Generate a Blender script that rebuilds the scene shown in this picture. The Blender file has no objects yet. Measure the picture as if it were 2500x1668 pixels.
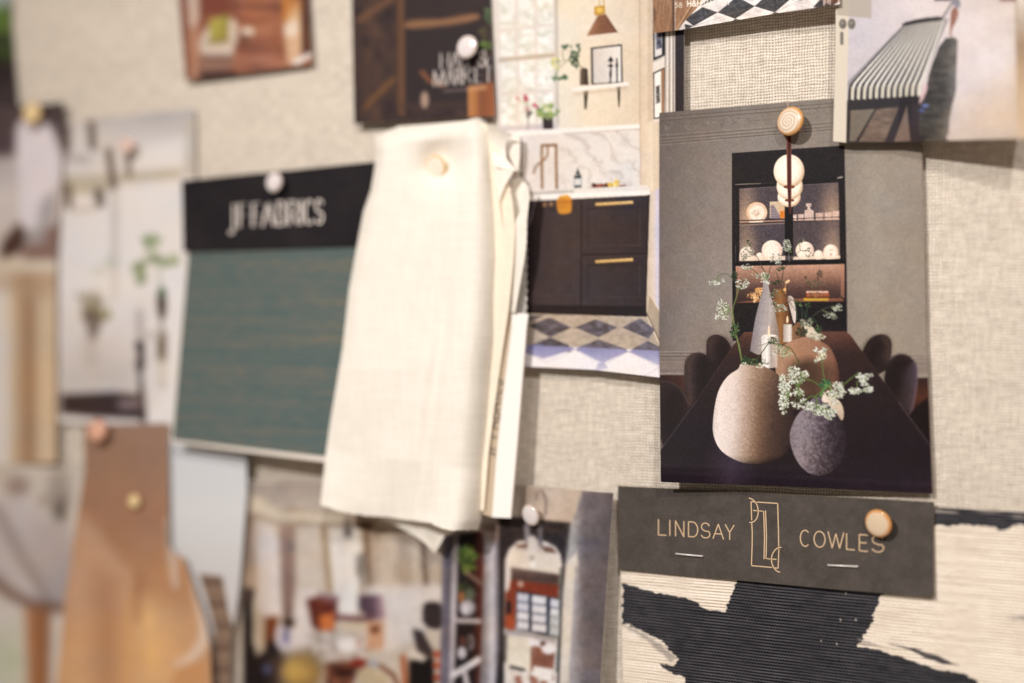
import bpy, bmesh, math, random
import numpy as np
from mathutils import Vector, Matrix

# ------------------------------------------------------------------ scene, camera
sc = bpy.context.scene
col = sc.collection
sc.render.engine = 'CYCLES'
sc.cycles.use_denoising = True
sc.cycles.max_bounces = 6
sc.view_settings.view_transform = 'Standard'
sc.view_settings.look = 'None'
sc.view_settings.exposure = 0
sc.view_settings.gamma = 1

PW, PH = 2500.0, 1668.0
FPX = 50.0 / 36.0 * PW
CX, CY = PW / 2, PH / 2
YAW = math.atan2(3472.2, 6750.0)          # camera turned to the left of the board's normal
PIT = math.atan(24.0 / FPX)
h = np.array([-math.sin(YAW), math.cos(YAW), 0.0])
Fw = h * math.cos(PIT) + np.array([0, 0, math.sin(PIT)])
Rt = np.array([math.cos(YAW), math.sin(YAW), 0.0])
Up = np.cross(Rt, Fw)
Z0 = 1.45
r0 = Fw + Rt * (1928 - CX) / FPX - Up * (858 - CY) / FPX
CAM = np.array([0, 0, Z0]) - 0.546 * r0

def unproj(x, y, lift):
    """points of the photograph to board points standing `lift` metres off the linen (arrays)"""
    x = np.asarray(x, float); y = np.asarray(y, float); lift = np.asarray(lift, float) + 0 * x
    r = Fw + Rt * ((x - CX) / FPX)[..., None] - Up * ((y - CY) / FPX)[..., None]
    t = (-lift - CAM[1]) / r[..., 1]
    return CAM + r * t[..., None]

cam = bpy.data.cameras.new('camera')
co = bpy.data.objects.new('camera', cam); col.objects.link(co)
cam.lens = 50; cam.sensor_width = 36; cam.clip_start = 0.01; cam.clip_end = 50
m = Matrix(((Rt[0], Up[0], -Fw[0], CAM[0]), (Rt[1], Up[1], -Fw[1], CAM[1]), (Rt[2], Up[2], -Fw[2], CAM[2]), (0, 0, 0, 1)))
co.matrix_world = m
cam.dof.use_dof = True
cam.dof.focus_distance = 0.546 * (1928 + 5500) / (1835 + 5500) - 0.004
cam.dof.aperture_fstop = 2.1
sc.camera = co

# ------------------------------------------------------------------ helpers
def lin(c):
    c = np.clip(np.asarray(c, float) / 255.0, 0, 1)
    return np.where(c <= 0.04045, c / 12.92, ((c + 0.055) / 1.055) ** 2.4)
def L4(c): return tuple(float(v) for v in lin(c)) + (1.0,)

def tag(o, label=None, cat=None, group=None, kind=None):
    if label: o['label'] = label
    if cat: o['category'] = cat
    if group: o['group'] = group
    if kind: o['kind'] = kind
    return o

def empty(name, loc=(0, 0, 0)):
    o = bpy.data.objects.new(name, None); col.objects.link(o); o.location = loc; o.empty_display_size = .01
    return o

def _h(ix, iy, seed):
    n = (ix.astype(np.int64) * 374761393 + iy.astype(np.int64) * 668265263 + seed * 1442695041) & 0xffffffff
    n = ((n ^ (n >> 13)) * 1274126177) & 0xffffffff
    n = n ^ (n >> 16)
    return (n & 0xffff) / 65535.0
def vnoise(x, y, seed=0):
    x = np.asarray(x, float); y = np.asarray(y, float)
    ix = np.floor(x); iy = np.floor(y); fx = x - ix; fy = y - iy
    fx = fx * fx * (3 - 2 * fx); fy = fy * fy * (3 - 2 * fy)
    a = _h(ix, iy, seed); b = _h(ix + 1, iy, seed); c = _h(ix, iy + 1, seed); d = _h(ix + 1, iy + 1, seed)
    return (a * (1 - fx) + b * fx) * (1 - fy) + (c * (1 - fx) + d * fx) * fy
def fbm(x, y, seed=0, o=3):
    s = 0; a = .5; t = 0
    for i in range(o):
        s = s + a * vnoise(x * 2 ** i, y * 2 ** i, seed + i * 17); t += a; a *= .55
    return s / t

def ramp(t, stops):
    ts = [s[0] for s in stops]
    return np.stack([np.interp(t, ts, [s[1][k] for s in stops]) for k in range(3)], -1)

def chaikin(p, n=2, closed=True):
    p = np.asarray(p, float)
    for _ in range(n):
        if closed:
            q = np.roll(p, -1, 0)
            p = np.stack([.75 * p + .25 * q, .25 * p + .75 * q], 1).reshape(-1, 2)
        else:
            a, b = p[:-1], p[1:]
            mid = np.stack([.75 * a + .25 * b, .25 * a + .75 * b], 1).reshape(-1, 2)
            p = np.vstack([p[:1], mid, p[-1:]])
    return p

def M(T, pts): return [(T[0] + x / T[2], T[1] + y / T[2]) for x, y in pts]

def polyline_at(pts, u):
    p = np.asarray(pts, float)
    d = np.r_[0, np.cumsum(np.hypot(*(p[1:] - p[:-1]).T))]; d /= d[-1]
    return np.stack([np.interp(u, d, p[:, 0]), np.interp(u, d, p[:, 1])], -1)

def coons(tl, tr, br, bl, step, top=None, right=None, bottom=None, left=None):
    """grid of photo points for a sheet with straight or bent edges (top l-r, bottom l-r, left t-b, right t-b)"""
    tl, tr, br, bl = [np.asarray(p, float) for p in (tl, tr, br, bl)]
    W = max(np.hypot(*(tr - tl)), np.hypot(*(br - bl))); H = max(np.hypot(*(bl - tl)), np.hypot(*(br - tr)))
    nx, ny = max(8, int(W / step)), max(8, int(H / step))
    u = np.linspace(0, 1, nx); v = np.linspace(0, 1, ny)
    Tp = polyline_at([tl] + list(top or []) + [tr], u); B = polyline_at([bl] + list(bottom or []) + [br], u)
    Lf = polyline_at([tl] + list(left or []) + [bl], v); Rr = polyline_at([tr] + list(right or []) + [br], v)
    U, V = np.meshgrid(u, v)
    U1, V1 = U[..., None], V[..., None]
    P = (1 - V1) * Tp[None] + V1 * B[None] + (1 - U1) * Lf[:, None] + U1 * Rr[:, None] \
        - ((1 - U1) * (1 - V1) * tl + U1 * (1 - V1) * tr + (1 - U1) * V1 * bl + U1 * V1 * br)
    return P[..., 0], P[..., 1], U, V

class Art:
    """the printed picture of one sheet: a colour (0-255, display) for every point of its grid"""
    def __init__(s, X, Y, base=(255, 255, 255)):
        s.X, s.Y = X, Y
        s.c = np.zeros(X.shape + (3,)); s.c[:] = base
        s.T = (0, 0, 1); s.cmin, s.cmax = X.min(0), X.max(0); s.rmin, s.rmax = Y.min(1), Y.max(1)
        s.soft = 1.6; s.rnd = random.Random(5)
    def _sl(s, x0, y0, x1, y1, pad):
        t = s.T; p = pad / t[2]
        x0, x1 = t[0] + x0 / t[2] - p, t[0] + x1 / t[2] + p; y0, y1 = t[1] + y0 / t[2] - p, t[1] + y1 / t[2] + p
        ci = np.nonzero((s.cmax >= x0) & (s.cmin <= x1))[0]; ri = np.nonzero((s.rmax >= y0) & (s.rmin <= y1))[0]
        if len(ci) == 0 or len(ri) == 0: return None
        sl = (slice(ri[0], ri[-1] + 1), slice(ci[0], ci[-1] + 1))
        return sl, (s.X[sl] - t[0]) * t[2], (s.Y[sl] - t[1]) * t[2]
    def _put(s, sl, m, c, X, Y, a):
        if callable(c): c = c(X, Y)
        m = (m * a)[..., None]
        s.c[sl] = s.c[sl] * (1 - m) + np.asarray(c, float) * m
    def all(s, fn):
        t = s.T
        s.c[:] = fn((s.X - t[0]) * t[2], (s.Y - t[1]) * t[2])
    def mul(s, fn):
        t = s.T
        s.c *= fn((s.X - t[0]) * t[2], (s.Y - t[1]) * t[2])[..., None]
    def poly(s, pts, c, soft=None, a=1, sm=0):
        p = chaikin(pts, sm) if sm else np.asarray(pts, float)
        soft = (soft if soft is not None else s.soft) * s.T[2]
        r = s._sl(p[:, 0].min(), p[:, 1].min(), p[:, 0].max(), p[:, 1].max(), soft)
        if r is None: return
        sl, X, Y = r
        ins = np.zeros(X.shape, bool); d2 = np.full(X.shape, 1e18)
        q = np.roll(p, -1, 0)
        for (ax, ay), (bx, by) in zip(p, q):
            ex, ey = bx - ax, by - ay; l2 = ex * ex + ey * ey
            if l2 < 1e-12: continue
            wx, wy = X - ax, Y - ay
            tt = np.clip((wx * ex + wy * ey) / l2, 0, 1)
            d2 = np.minimum(d2, (wx - tt * ex) ** 2 + (wy - tt * ey) ** 2)
            if ay != by:
                cnd = (ay > Y) != (by > Y)
                ins ^= cnd & (X < ex * (Y - ay) / (by - ay) + ax)
        d = np.sqrt(d2); d = np.where(ins, -d, d)
        s._put(sl, np.clip(.5 - d / soft, 0, 1), c, X, Y, a)
    def rect(s, x0, y0, x1, y1, c, **k): s.poly([(x0, y0), (x1, y0), (x1, y1), (x0, y1)], c, **k)
    def ell(s, cx, cy, rx, ry, c, rot=0, soft=None, a=1):
        soft = (soft if soft is not None else s.soft) * s.T[2]; R = max(rx, ry)
        r = s._sl(cx - R, cy - R, cx + R, cy + R, soft)
        if r is None: return
        sl, X, Y = r; ca, sa = math.cos(rot), math.sin(rot)
        x = (X - cx) * ca + (Y - cy) * sa; y = -(X - cx) * sa + (Y - cy) * ca
        k = np.sqrt((x / rx) ** 2 + (y / ry) ** 2); g = np.sqrt((x / rx ** 2) ** 2 + (y / ry ** 2) ** 2) + 1e-9
        d = np.where(k > 1e-6, k * (k - 1) / g, -min(rx, ry))
        s._put(sl, np.clip(.5 - d / soft, 0, 1), c, X, Y, a)
    def line(s, pts, w, c, soft=None, a=1, sm=0, w1=None):
        p = chaikin(pts, sm, False) if sm else np.asarray(pts, float)
        soft = (soft if soft is not None else s.soft) * s.T[2]; w1 = w if w1 is None else w1
        r = s._sl(p[:, 0].min(), p[:, 1].min(), p[:, 0].max(), p[:, 1].max(), soft + max(w, w1))
        if r is None: return
        sl, X, Y = r; mm = np.zeros(X.shape); n = len(p) - 1
        for i in range(n):
            (ax, ay), (bx, by) = p[i], p[i + 1]; ex, ey = bx - ax, by - ay; l2 = ex * ex + ey * ey + 1e-12
            wx, wy = X - ax, Y - ay; tt = np.clip((wx * ex + wy * ey) / l2, 0, 1)
            hw = .5 * (w + (w1 - w) * (i + tt) / n)
            d = np.sqrt((wx - tt * ex) ** 2 + (wy - tt * ey) ** 2) - hw
            mm = np.maximum(mm, np.clip(.5 - d / soft, 0, 1))
        s._put(sl, mm, c, X, Y, a)
    def umbel(s, cx, cy, rx, ry, n, cs, size=6, base=None, rot=0, stalk=(110, 125, 80), q=1.0):
        R = s.rnd; ca, sa = math.cos(rot), math.sin(rot); pts = []
        for _ in range(n):
            a = R.uniform(0, 6.283); rr = math.sqrt(R.random())
            x, y = rx * rr * math.cos(a), ry * rr * math.sin(a)
            pts.append((cx + x * ca - y * sa, cy + x * sa + y * ca))
        if base:
            for p in pts[::3]: s.line([base, ((base[0] + p[0]) / 2 + R.uniform(-3, 3), (base[1] + p[1]) / 2), p], size * .28, stalk, soft=1.0, a=.75)
        for p in pts:
            k = R.uniform(.5, 1.25) * size
            cc = R.choice(cs)
            s.ell(p[0], p[1] + k * .5, k * 1.0, k * .7, (70, 75, 55), soft=1.6, a=.35 * q)
            for _ in range(3):
                s.ell(p[0] + R.uniform(-k, k), p[1] + R.uniform(-k, k) * .8, k * .55, k * .45, cc, rot=R.uniform(0, 3), soft=1.0, a=.92 * q)
    def leaves(s, cx, cy, rx, ry, n, cs, size=12):
        R = s.rnd
        for _ in range(n):
            a = R.uniform(0, 6.283); rr = math.sqrt(R.random()); x, y = cx + rx * rr * math.cos(a), cy + ry * rr * math.sin(a)
            k = size * R.uniform(.5, 1.2)
            s.ell(x, y, k, k * .42, R.choice(cs), rot=R.uniform(0, 3.1), soft=1.2, a=.9)
    def texture(s, amp=.10, cells=(60, 20, 7), seed=61, warm=6):
        k = 0
        for i, c in enumerate(cells): k = k + (fbm(s.X / c, s.Y / c, seed + i, 2) - .5) * 2 / len(cells) ** .5
        s.c *= (1 + amp * k * np.clip(1.25 - s.c.mean(-1) / 235, .22, 1))[..., None]
        w = (fbm(s.X / 90, s.Y / 70, seed + 9, 2) - .5) * 2 * warm
        s.c += np.stack([w, w * .1, -w], -1)
    def gamma(s, g, gain=1.0): s.c = 255 * gain * (np.clip(s.c, 0, 255) / 255) ** g
    def blur(s, px):
        for ax, st in ((0, abs(s.Y[1, 0] - s.Y[0, 0])), (1, abs(s.X[0, 1] - s.X[0, 0]))):
            n = max(1, int(px / max(st, .1) / 2))
            for _ in range(2):
                p = np.concatenate([np.repeat(s.c.take([0], ax), n + 1, ax), s.c, np.repeat(s.c.take([-1], ax), n, ax)], ax)
                cs = np.cumsum(p, ax); L = s.c.shape[ax]; w = 2 * n + 1
                s.c = (cs.take(range(w, w + L), ax) - cs.take(range(0, L), ax)) / w
    def grain(s, amp=5, cell=1.6, seed=3):
        s.c += (amp * 2 * (vnoise(s.X / cell, s.Y / cell, seed) - .5) * (.35 + s.c.mean(-1) / 255))[..., None]

def paper_mat(name, rough=.45, spec=.35, coat=0.0, bump=None):
    mt = bpy.data.materials.new(name); mt.use_nodes = True; nt = mt.node_tree; b = nt.nodes['Principled BSDF']
    at = nt.nodes.new('ShaderNodeAttribute'); at.attribute_name = 'ink'
    nt.links.new(at.outputs['Color'], b.inputs['Base Color'])
    b.inputs['Roughness'].default_value = rough; b.inputs['Specular IOR Level'].default_value = spec
    b.inputs['Coat Weight'].default_value = coat; b.inputs['Coat Roughness'].default_value = .25
    tc = nt.nodes.new('ShaderNodeTexCoord'); no = nt.nodes.new('ShaderNodeTexNoise'); bp = nt.nodes.new('ShaderNodeBump')
    sc_, st, dist = bump or (900, .08, .0002)
    no.inputs['Scale'].default_value = sc_; bp.inputs['Strength'].default_value = st; bp.inputs['Distance'].default_value = dist
    nt.links.new(tc.outputs['Object'], no.inputs['Vector']); nt.links.new(no.outputs['Fac'], bp.inputs['Height'])
    nt.links.new(bp.outputs['Normal'], b.inputs['Normal'])
    return mt

def sheet(name, XY, lift, colors, mat, parent=None, thick=0.0, edge=(235, 225, 212), fray=None):
    """one sheet as a mesh; colors 0-255 per grid point; a thick card also gets its cut edges"""
    X, Y, U, V = XY
    P = unproj(X, Y, lift(U, V))
    ny, nx = X.shape
    verts = P.reshape(-1, 3); cl = np.ones((ny * nx, 4)); cl[:, :3] = lin(colors).reshape(-1, 3)
    i = np.arange(ny * nx).reshape(ny, nx)
    f = np.stack([i[:-1, :-1], i[1:, :-1], i[1:, 1:], i[:-1, 1:]], -1).reshape(-1, 4)
    if thick:
        ring = np.r_[i[0, :-1], i[:-1, -1], i[-1, :0:-1], i[:0:-1, 0]]
        n = len(ring); a = verts[ring]; bk = a + np.array([0, thick, 0]); k = len(verts)
        verts = np.vstack([verts, a, bk])
        ec = np.ones((2 * n, 4)); ec[:, :3] = lin(edge); cl = np.vstack([cl, ec])
        j = np.arange(n); jn = (j + 1) % n
        f = np.vstack([f, np.stack([k + j, k + jn, k + n + jn, k + n + j], -1)])
    org = verts.mean(0)
    verts = verts - org
    me = bpy.data.meshes.new(name)
    me.vertices.add(len(verts)); me.vertices.foreach_set('co', verts.astype(np.float32).ravel())
    me.loops.add(len(f) * 4); me.loops.foreach_set('vertex_index', f.astype(np.int32).ravel())
    me.polygons.add(len(f)); me.polygons.foreach_set('loop_start', np.arange(0, len(f) * 4, 4, dtype=np.int32))
    at = me.attributes.new('ink', 'FLOAT_COLOR', 'POINT'); at.data.foreach_set('color', cl.astype(np.float32).ravel())
    me.update(calc_edges=True); me.shade_smooth()
    me.materials.append(mat)
    o = bpy.data.objects.new(name, me); col.objects.link(o)
    if parent is None: o.location = org
    else:
        o.parent = parent; o.location = Vector(org) - world_loc(parent)
    return o

def world_loc(o):
    p = Vector(o.location)
    while o.parent: o = o.parent; p = p + Vector(o.location)
    return p

def strokes_mesh(name, strokes, lift, mat, parent, w):
    """flat foil or ink lettering: each stroke a ribbon of width w (photo points) lying on its sheet"""
    V = []; F = []
    for st in strokes:
        ww = w
        if isinstance(st, dict): ww, st = st['w'], st['p']
        p = np.asarray(st, float)
        closed = np.allclose(p[0], p[-1])
        t = np.zeros_like(p); t[1:-1] = p[2:] - p[:-2]; t[0] = p[1] - p[0]; t[-1] = p[-1] - p[-2]
        if closed: t[0] = t[-1] = p[1] - p[-2]
        t /= np.hypot(t[:, 0], t[:, 1])[:, None] + 1e-9
        nrm = np.stack([-t[:, 1], t[:, 0]], -1) * ww / 2
        if not closed:
            p = p.copy(); p[0] -= t[0] * ww * .25; p[-1] += t[-1] * ww * .25
        k = len(V)
        for a, b in zip(p + nrm, p - nrm): V += [a, b]
        for j in range(len(p) - 1): F.append((k + 2 * j, k + 2 * j + 2, k + 2 * j + 3, k + 2 * j + 1))
    V = np.array(V); P = unproj(V[:, 0], V[:, 1], lift(V[:, 0], V[:, 1]))
    org = P.mean(0); me = bpy.data.meshes.new(name); me.from_pydata([tuple(q) for q in P - org], [], F); me.update()
    me.materials.append(mat)
    o = bpy.data.objects.new(name, me); col.objects.link(o); o.parent = parent; o.location = Vector(org) - world_loc(parent)
    return o

def arc(cx, cy, rx, ry, a0, a1, n=14):
    return [(cx + rx * math.cos(math.radians(a0 + (a1 - a0) * i / n)), cy + ry * math.sin(math.radians(a0 + (a1 - a0) * i / n))) for i in range(n + 1)]

# unit glyphs (x 0..1, y 0 top..1 base) as strokes of one weight
GL = {
 'L': [[(0, 0), (0, 1)], [(0, 1), (1, 1)]], 'I': [[(.5, 0), (.5, 1)]],
 'N': [[(0, 1), (0, 0)], [(0, 0), (1, 1)], [(1, 1), (1, 0)]],
 'D': [[(0, 0), (0, 1)], [(0, 0), (.45, 0)] + arc(.45, .5, .55, .5, -90, 90) + [(0, 1)]],
 'S': [arc(.5, .26, .46, .26, -20, -180, 10) + arc(.5, .26, .46, .26, -180, -250, 5)[1:] + [(.62, .56)] + arc(.5, .74, .5, .26, -50, 90, 10) + arc(.5, .74, .5, .26, 90, 160, 6)[1:]],
 'A': [[(0, 1), (.5, 0)], [(.5, 0), (1, 1)], [(.19, .66), (.81, .66)]],
 'Y': [[(0, 0), (.5, .52)], [(1, 0), (.5, .52)], [(.5, .5), (.5, 1)]],
 'C': [arc(.5, .5, .5, .5, -50, -310, 20)], 'O': [arc(.5, .5, .5, .5, 0, 360, 28)],
 'W': [[(0, 0), (.26, 1)], [(.26, 1), (.5, .1)], [(.5, .1), (.74, 1)], [(.74, 1), (1, 0)]],
 'E': [[(0, 0), (0, 1)], [(0, 0), (1, 0)], [(0, .49), (.88, .49)], [(0, 1), (1, 1)]],
 'F': [[(0, 0), (0, 1)], [(0, 0), (1, 0)], [(0, .49), (.85, .49)]],
 'J': [[(.75, 0), (.75, .75)] + arc(.4, .75, .35, .25, 0, 140, 8)],
 'B': [[(0, 0), (0, 1)], [(0, 0), (.5, 0)] + arc(.5, .24, .38, .24, -90, 90, 10) + [(0, .48)], [(0, .48), (.55, .48)] + arc(.55, .74, .45, .26, -90, 90, 10) + [(0, 1)]],
 'R': [[(0, 0), (0, 1)], [(0, 0), (.5, 0)] + arc(.5, .26, .42, .26, -90, 90, 10) + [(0, .52)], [(.45, .52), (1, 1)]],
 'H': [[(0, 0), (0, 1)], [(1, 0), (1, 1)], [(0, .5), (1, .5)]],
 'M': [[(0, 1), (.05, 0)], [(.05, 0), (.5, 1)], [(.5, 1), (.95, 0)], [(.95, 0), (1, 1)]],
 'K': [[(0, 0), (0, 1)], [(1, 0), (.02, .6)], [(.3, .42), (1, 1)]],
 'T': [[(.5, 0), (.5, 1)], [(0, 0), (1, 0)]],
 'U': [[(0, 0), (0, .65)] + arc(.5, .65, .5, .35, 180, 0, 12) + [(1, 0)]],
 '&': [[(1, 1), (.25, .3)] + arc(.47, .2, .24, .2, 160, 380, 10) + [(.2, .6)] + arc(.4, .76, .36, .24, 215, 20, 10) + [(.98, .5)]],
 '5': [[(.85, 0), (.2, 0), (.12, .45)] + arc(.45, .68, .42, .32, -130, 140, 12)],
 '8': [arc(.5, .25, .36, .25, 0, 360, 16), arc(.5, .74, .46, .26, 0, 360, 16)],
}
def glyph(ch, tl, tr, bl):
    tl, tr, bl = [np.array(q, float) for q in (tl, tr, bl)]
    out = []
    for st in GL[ch]:
        q = np.array(st, float)
        out.append([tuple(tl + (tr - tl) * x + (bl - tl) * y) for x, y in q])
    return out

# ------------------------------------------------------------------ crops of the photograph I read positions from
A_ = (1580, 200, 2.5293); B_ = (1580, 640, 2.7039); C_ = (1780, 400, 7.1267); D_ = (1720, 560, 5.2278); E_ = (1720, 800, 4.1273)
K1 = (1180, 0, 3.1352); K2 = (1180, 450, 3.074); HH = (1580, 0, 2.5543); LC = (1480, 1120, 2.3039); L2 = (2000, 1200, 3.35)
P1 = (0, 0, 2.45); P2 = (0, 580, 2.7326); P3 = (0, 1000, 2.3477); C1 = (760, 250, 2.6125); C2 = (740, 800, 2.7517)
R1 = (580, 1140, 2.969); R2 = (1040, 1160, 3.0865); H1 = (820, 0, 4.752); H2 = (1020, 60, 7.84); EM = (1780, 1190, 6.818)
mm = .001
gloss = paper_mat('magazine_paper', .42, .10)
satin = paper_mat('satin_print', .5, .10)
matte = paper_mat('matte_card', .85, .06, bump=(2500, .25, .0002))

# ------------------------------------------------------------------ linen board
def linen_material():
    mt = bpy.data.materials.new('linen_weave'); mt.use_nodes = True; nt = mt.node_tree; N = nt.nodes; Lk = nt.links
    b = N['Principled BSDF']
    def nd(t, **k):
        n = N.new(t)
        for a, v in k.items(): setattr(n, a, v)
        return n
    def math_(op, a, b_=None, c=None):
        n = nd('ShaderNodeMath', operation=op)
        for i, v in enumerate((a, b_, c)):
            if v is None: continue
            if isinstance(v, (int, float)): n.inputs[i].default_value = v
            else: Lk.new(v, n.inputs[i])
        return n.outputs[0]
    tc = nd('ShaderNodeTexCoord'); sp = nd('ShaderNodeSeparateXYZ'); Lk.new(tc.outputs['Object'], sp.inputs[0])
    def noise(scale, detail, mapping):
        mp = nd('ShaderNodeMapping'); mp.inputs['Scale'].default_value = mapping
        Lk.new(tc.outputs['Object'], mp.inputs[0]); n = nd('ShaderNodeTexNoise')
        n.inputs['Scale'].default_value = scale; n.inputs['Detail'].default_value = detail; Lk.new(mp.outputs[0], n.inputs['Vector'])
        return n.outputs['Fac']
    p = 1 / .00116
    wob1 = noise(120, 2, (1, 1, 1)); wob2 = noise(130, 2, (1.1, 3, .9))
    u = math_('MULTIPLY_ADD', sp.outputs[0], p, math_('MULTIPLY', wob1, 1.5))
    v = math_('MULTIPLY_ADD', sp.outputs[2], p * .99, math_('MULTIPLY', wob2, 1.5))
    su = math_('SINE', math_('MULTIPLY', u, math.pi)); sv = math_('SINE', math_('MULTIPLY', v, math.pi))
    s = math_('MULTIPLY', su, sv)
    au = math_('POWER', math_('ABSOLUTE', su), .8); av = math_('POWER', math_('ABSOLUTE', sv), .7)
    slubh = noise(1, 3, (150, 1, 700)); slubv = noise(1, 3, (700, 1, 150))
    hw = math_('MULTIPLY', av, math_('ADD', math_('MULTIPLY_ADD', s, .30, .66), math_('MULTIPLY', math_('SUBTRACT', slubh, .5), .8)))
    vw = math_('MULTIPLY', au, math_('ADD', math_('MULTIPLY_ADD', s, -.30, .56), math_('MULTIPLY', math_('SUBTRACT', slubv, .5), .75)))
    H = math_('MAXIMUM', hw, vw)
    Hf = math_('ADD', H, math_('MULTIPLY', math_('SUBTRACT', noise(2200, 2, (1, 1, 1)), .5), .35))
    cr = nd('ShaderNodeValToRGB'); e = cr.color_ramp.elements
    e[0].position = .1; e[0].color = L4((78, 62, 49)); e[1].position = .84; e[1].color = L4((247, 236, 222))
    m1 = e.new(.36); m1.color = L4((205, 189, 171))
    Lk.new(Hf, cr.inputs[0])
    # slow tone variation of the flax yarn
    mx = nd('ShaderNodeMix', data_type='RGBA', blend_type='MULTIPLY')
    mr = nd('ShaderNodeMapRange'); mr.inputs['From Min'].default_value = .3; mr.inputs['From Max'].default_value = .7
    mr.inputs['To Min'].default_value = .74; mr.inputs['To Max'].default_value = 1.13
    blot = math_('MULTIPLY', math_('ADD', noise(1, 2, (260, 1, 330)), noise(40, 3, (.6, 1, 1.8))), .22)
    Lk.new(math_('ADD', math_('MULTIPLY_ADD', slubh, .34, math_('MULTIPLY', slubv, .22)), blot), mr.inputs['Value'])
    cmb = nd('ShaderNodeCombineColor')
    for i in range(3): Lk.new(mr.outputs[0], cmb.inputs[i])
    mx.inputs[0].default_value = 1; Lk.new(cr.outputs[0], mx.inputs[6]); Lk.new(cmb.outputs[0], mx.inputs[7])
    Lk.new(mx.outputs[2], b.inputs['Base Color'])
    bp = nd('ShaderNodeBump'); bp.inputs['Strength'].default_value = .7; bp.inputs['Distance'].default_value = .0005
    Lk.new(Hf, bp.inputs['Height']); Lk.new(bp.outputs['Normal'], b.inputs['Normal'])
    b.inputs['Roughness'].default_value = .9; b.inputs['Specular IOR Level'].default_value = .08
    b.inputs['Sheen Weight'].default_value = .05
    return mt
bm = bmesh.new()
for (x0, x1, z0, z1) in ((-1.3, .8, Z0 - .75, Z0 + .75),):
    bmesh.ops.create_cube(bm, size=1, matrix=Matrix.Translation(((x0 + x1) / 2, .006, (z0 + z1) / 2)) @ Matrix.Diagonal((x1 - x0, .012, z1 - z0, 1)))
bmesh.ops.bevel(bm, geom=list(bm.edges), offset=.003, segments=3, affect='EDGES')
me = bpy.data.meshes.new('linen_wall'); bm.to_mesh(me); bm.free(); me.shade_smooth(); me.materials.append(linen_material())
board = bpy.data.objects.new('linen_wall', me); col.objects.link(board)
tag(board, 'oatmeal linen covered pin board behind all the clippings', kind='structure')

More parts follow.
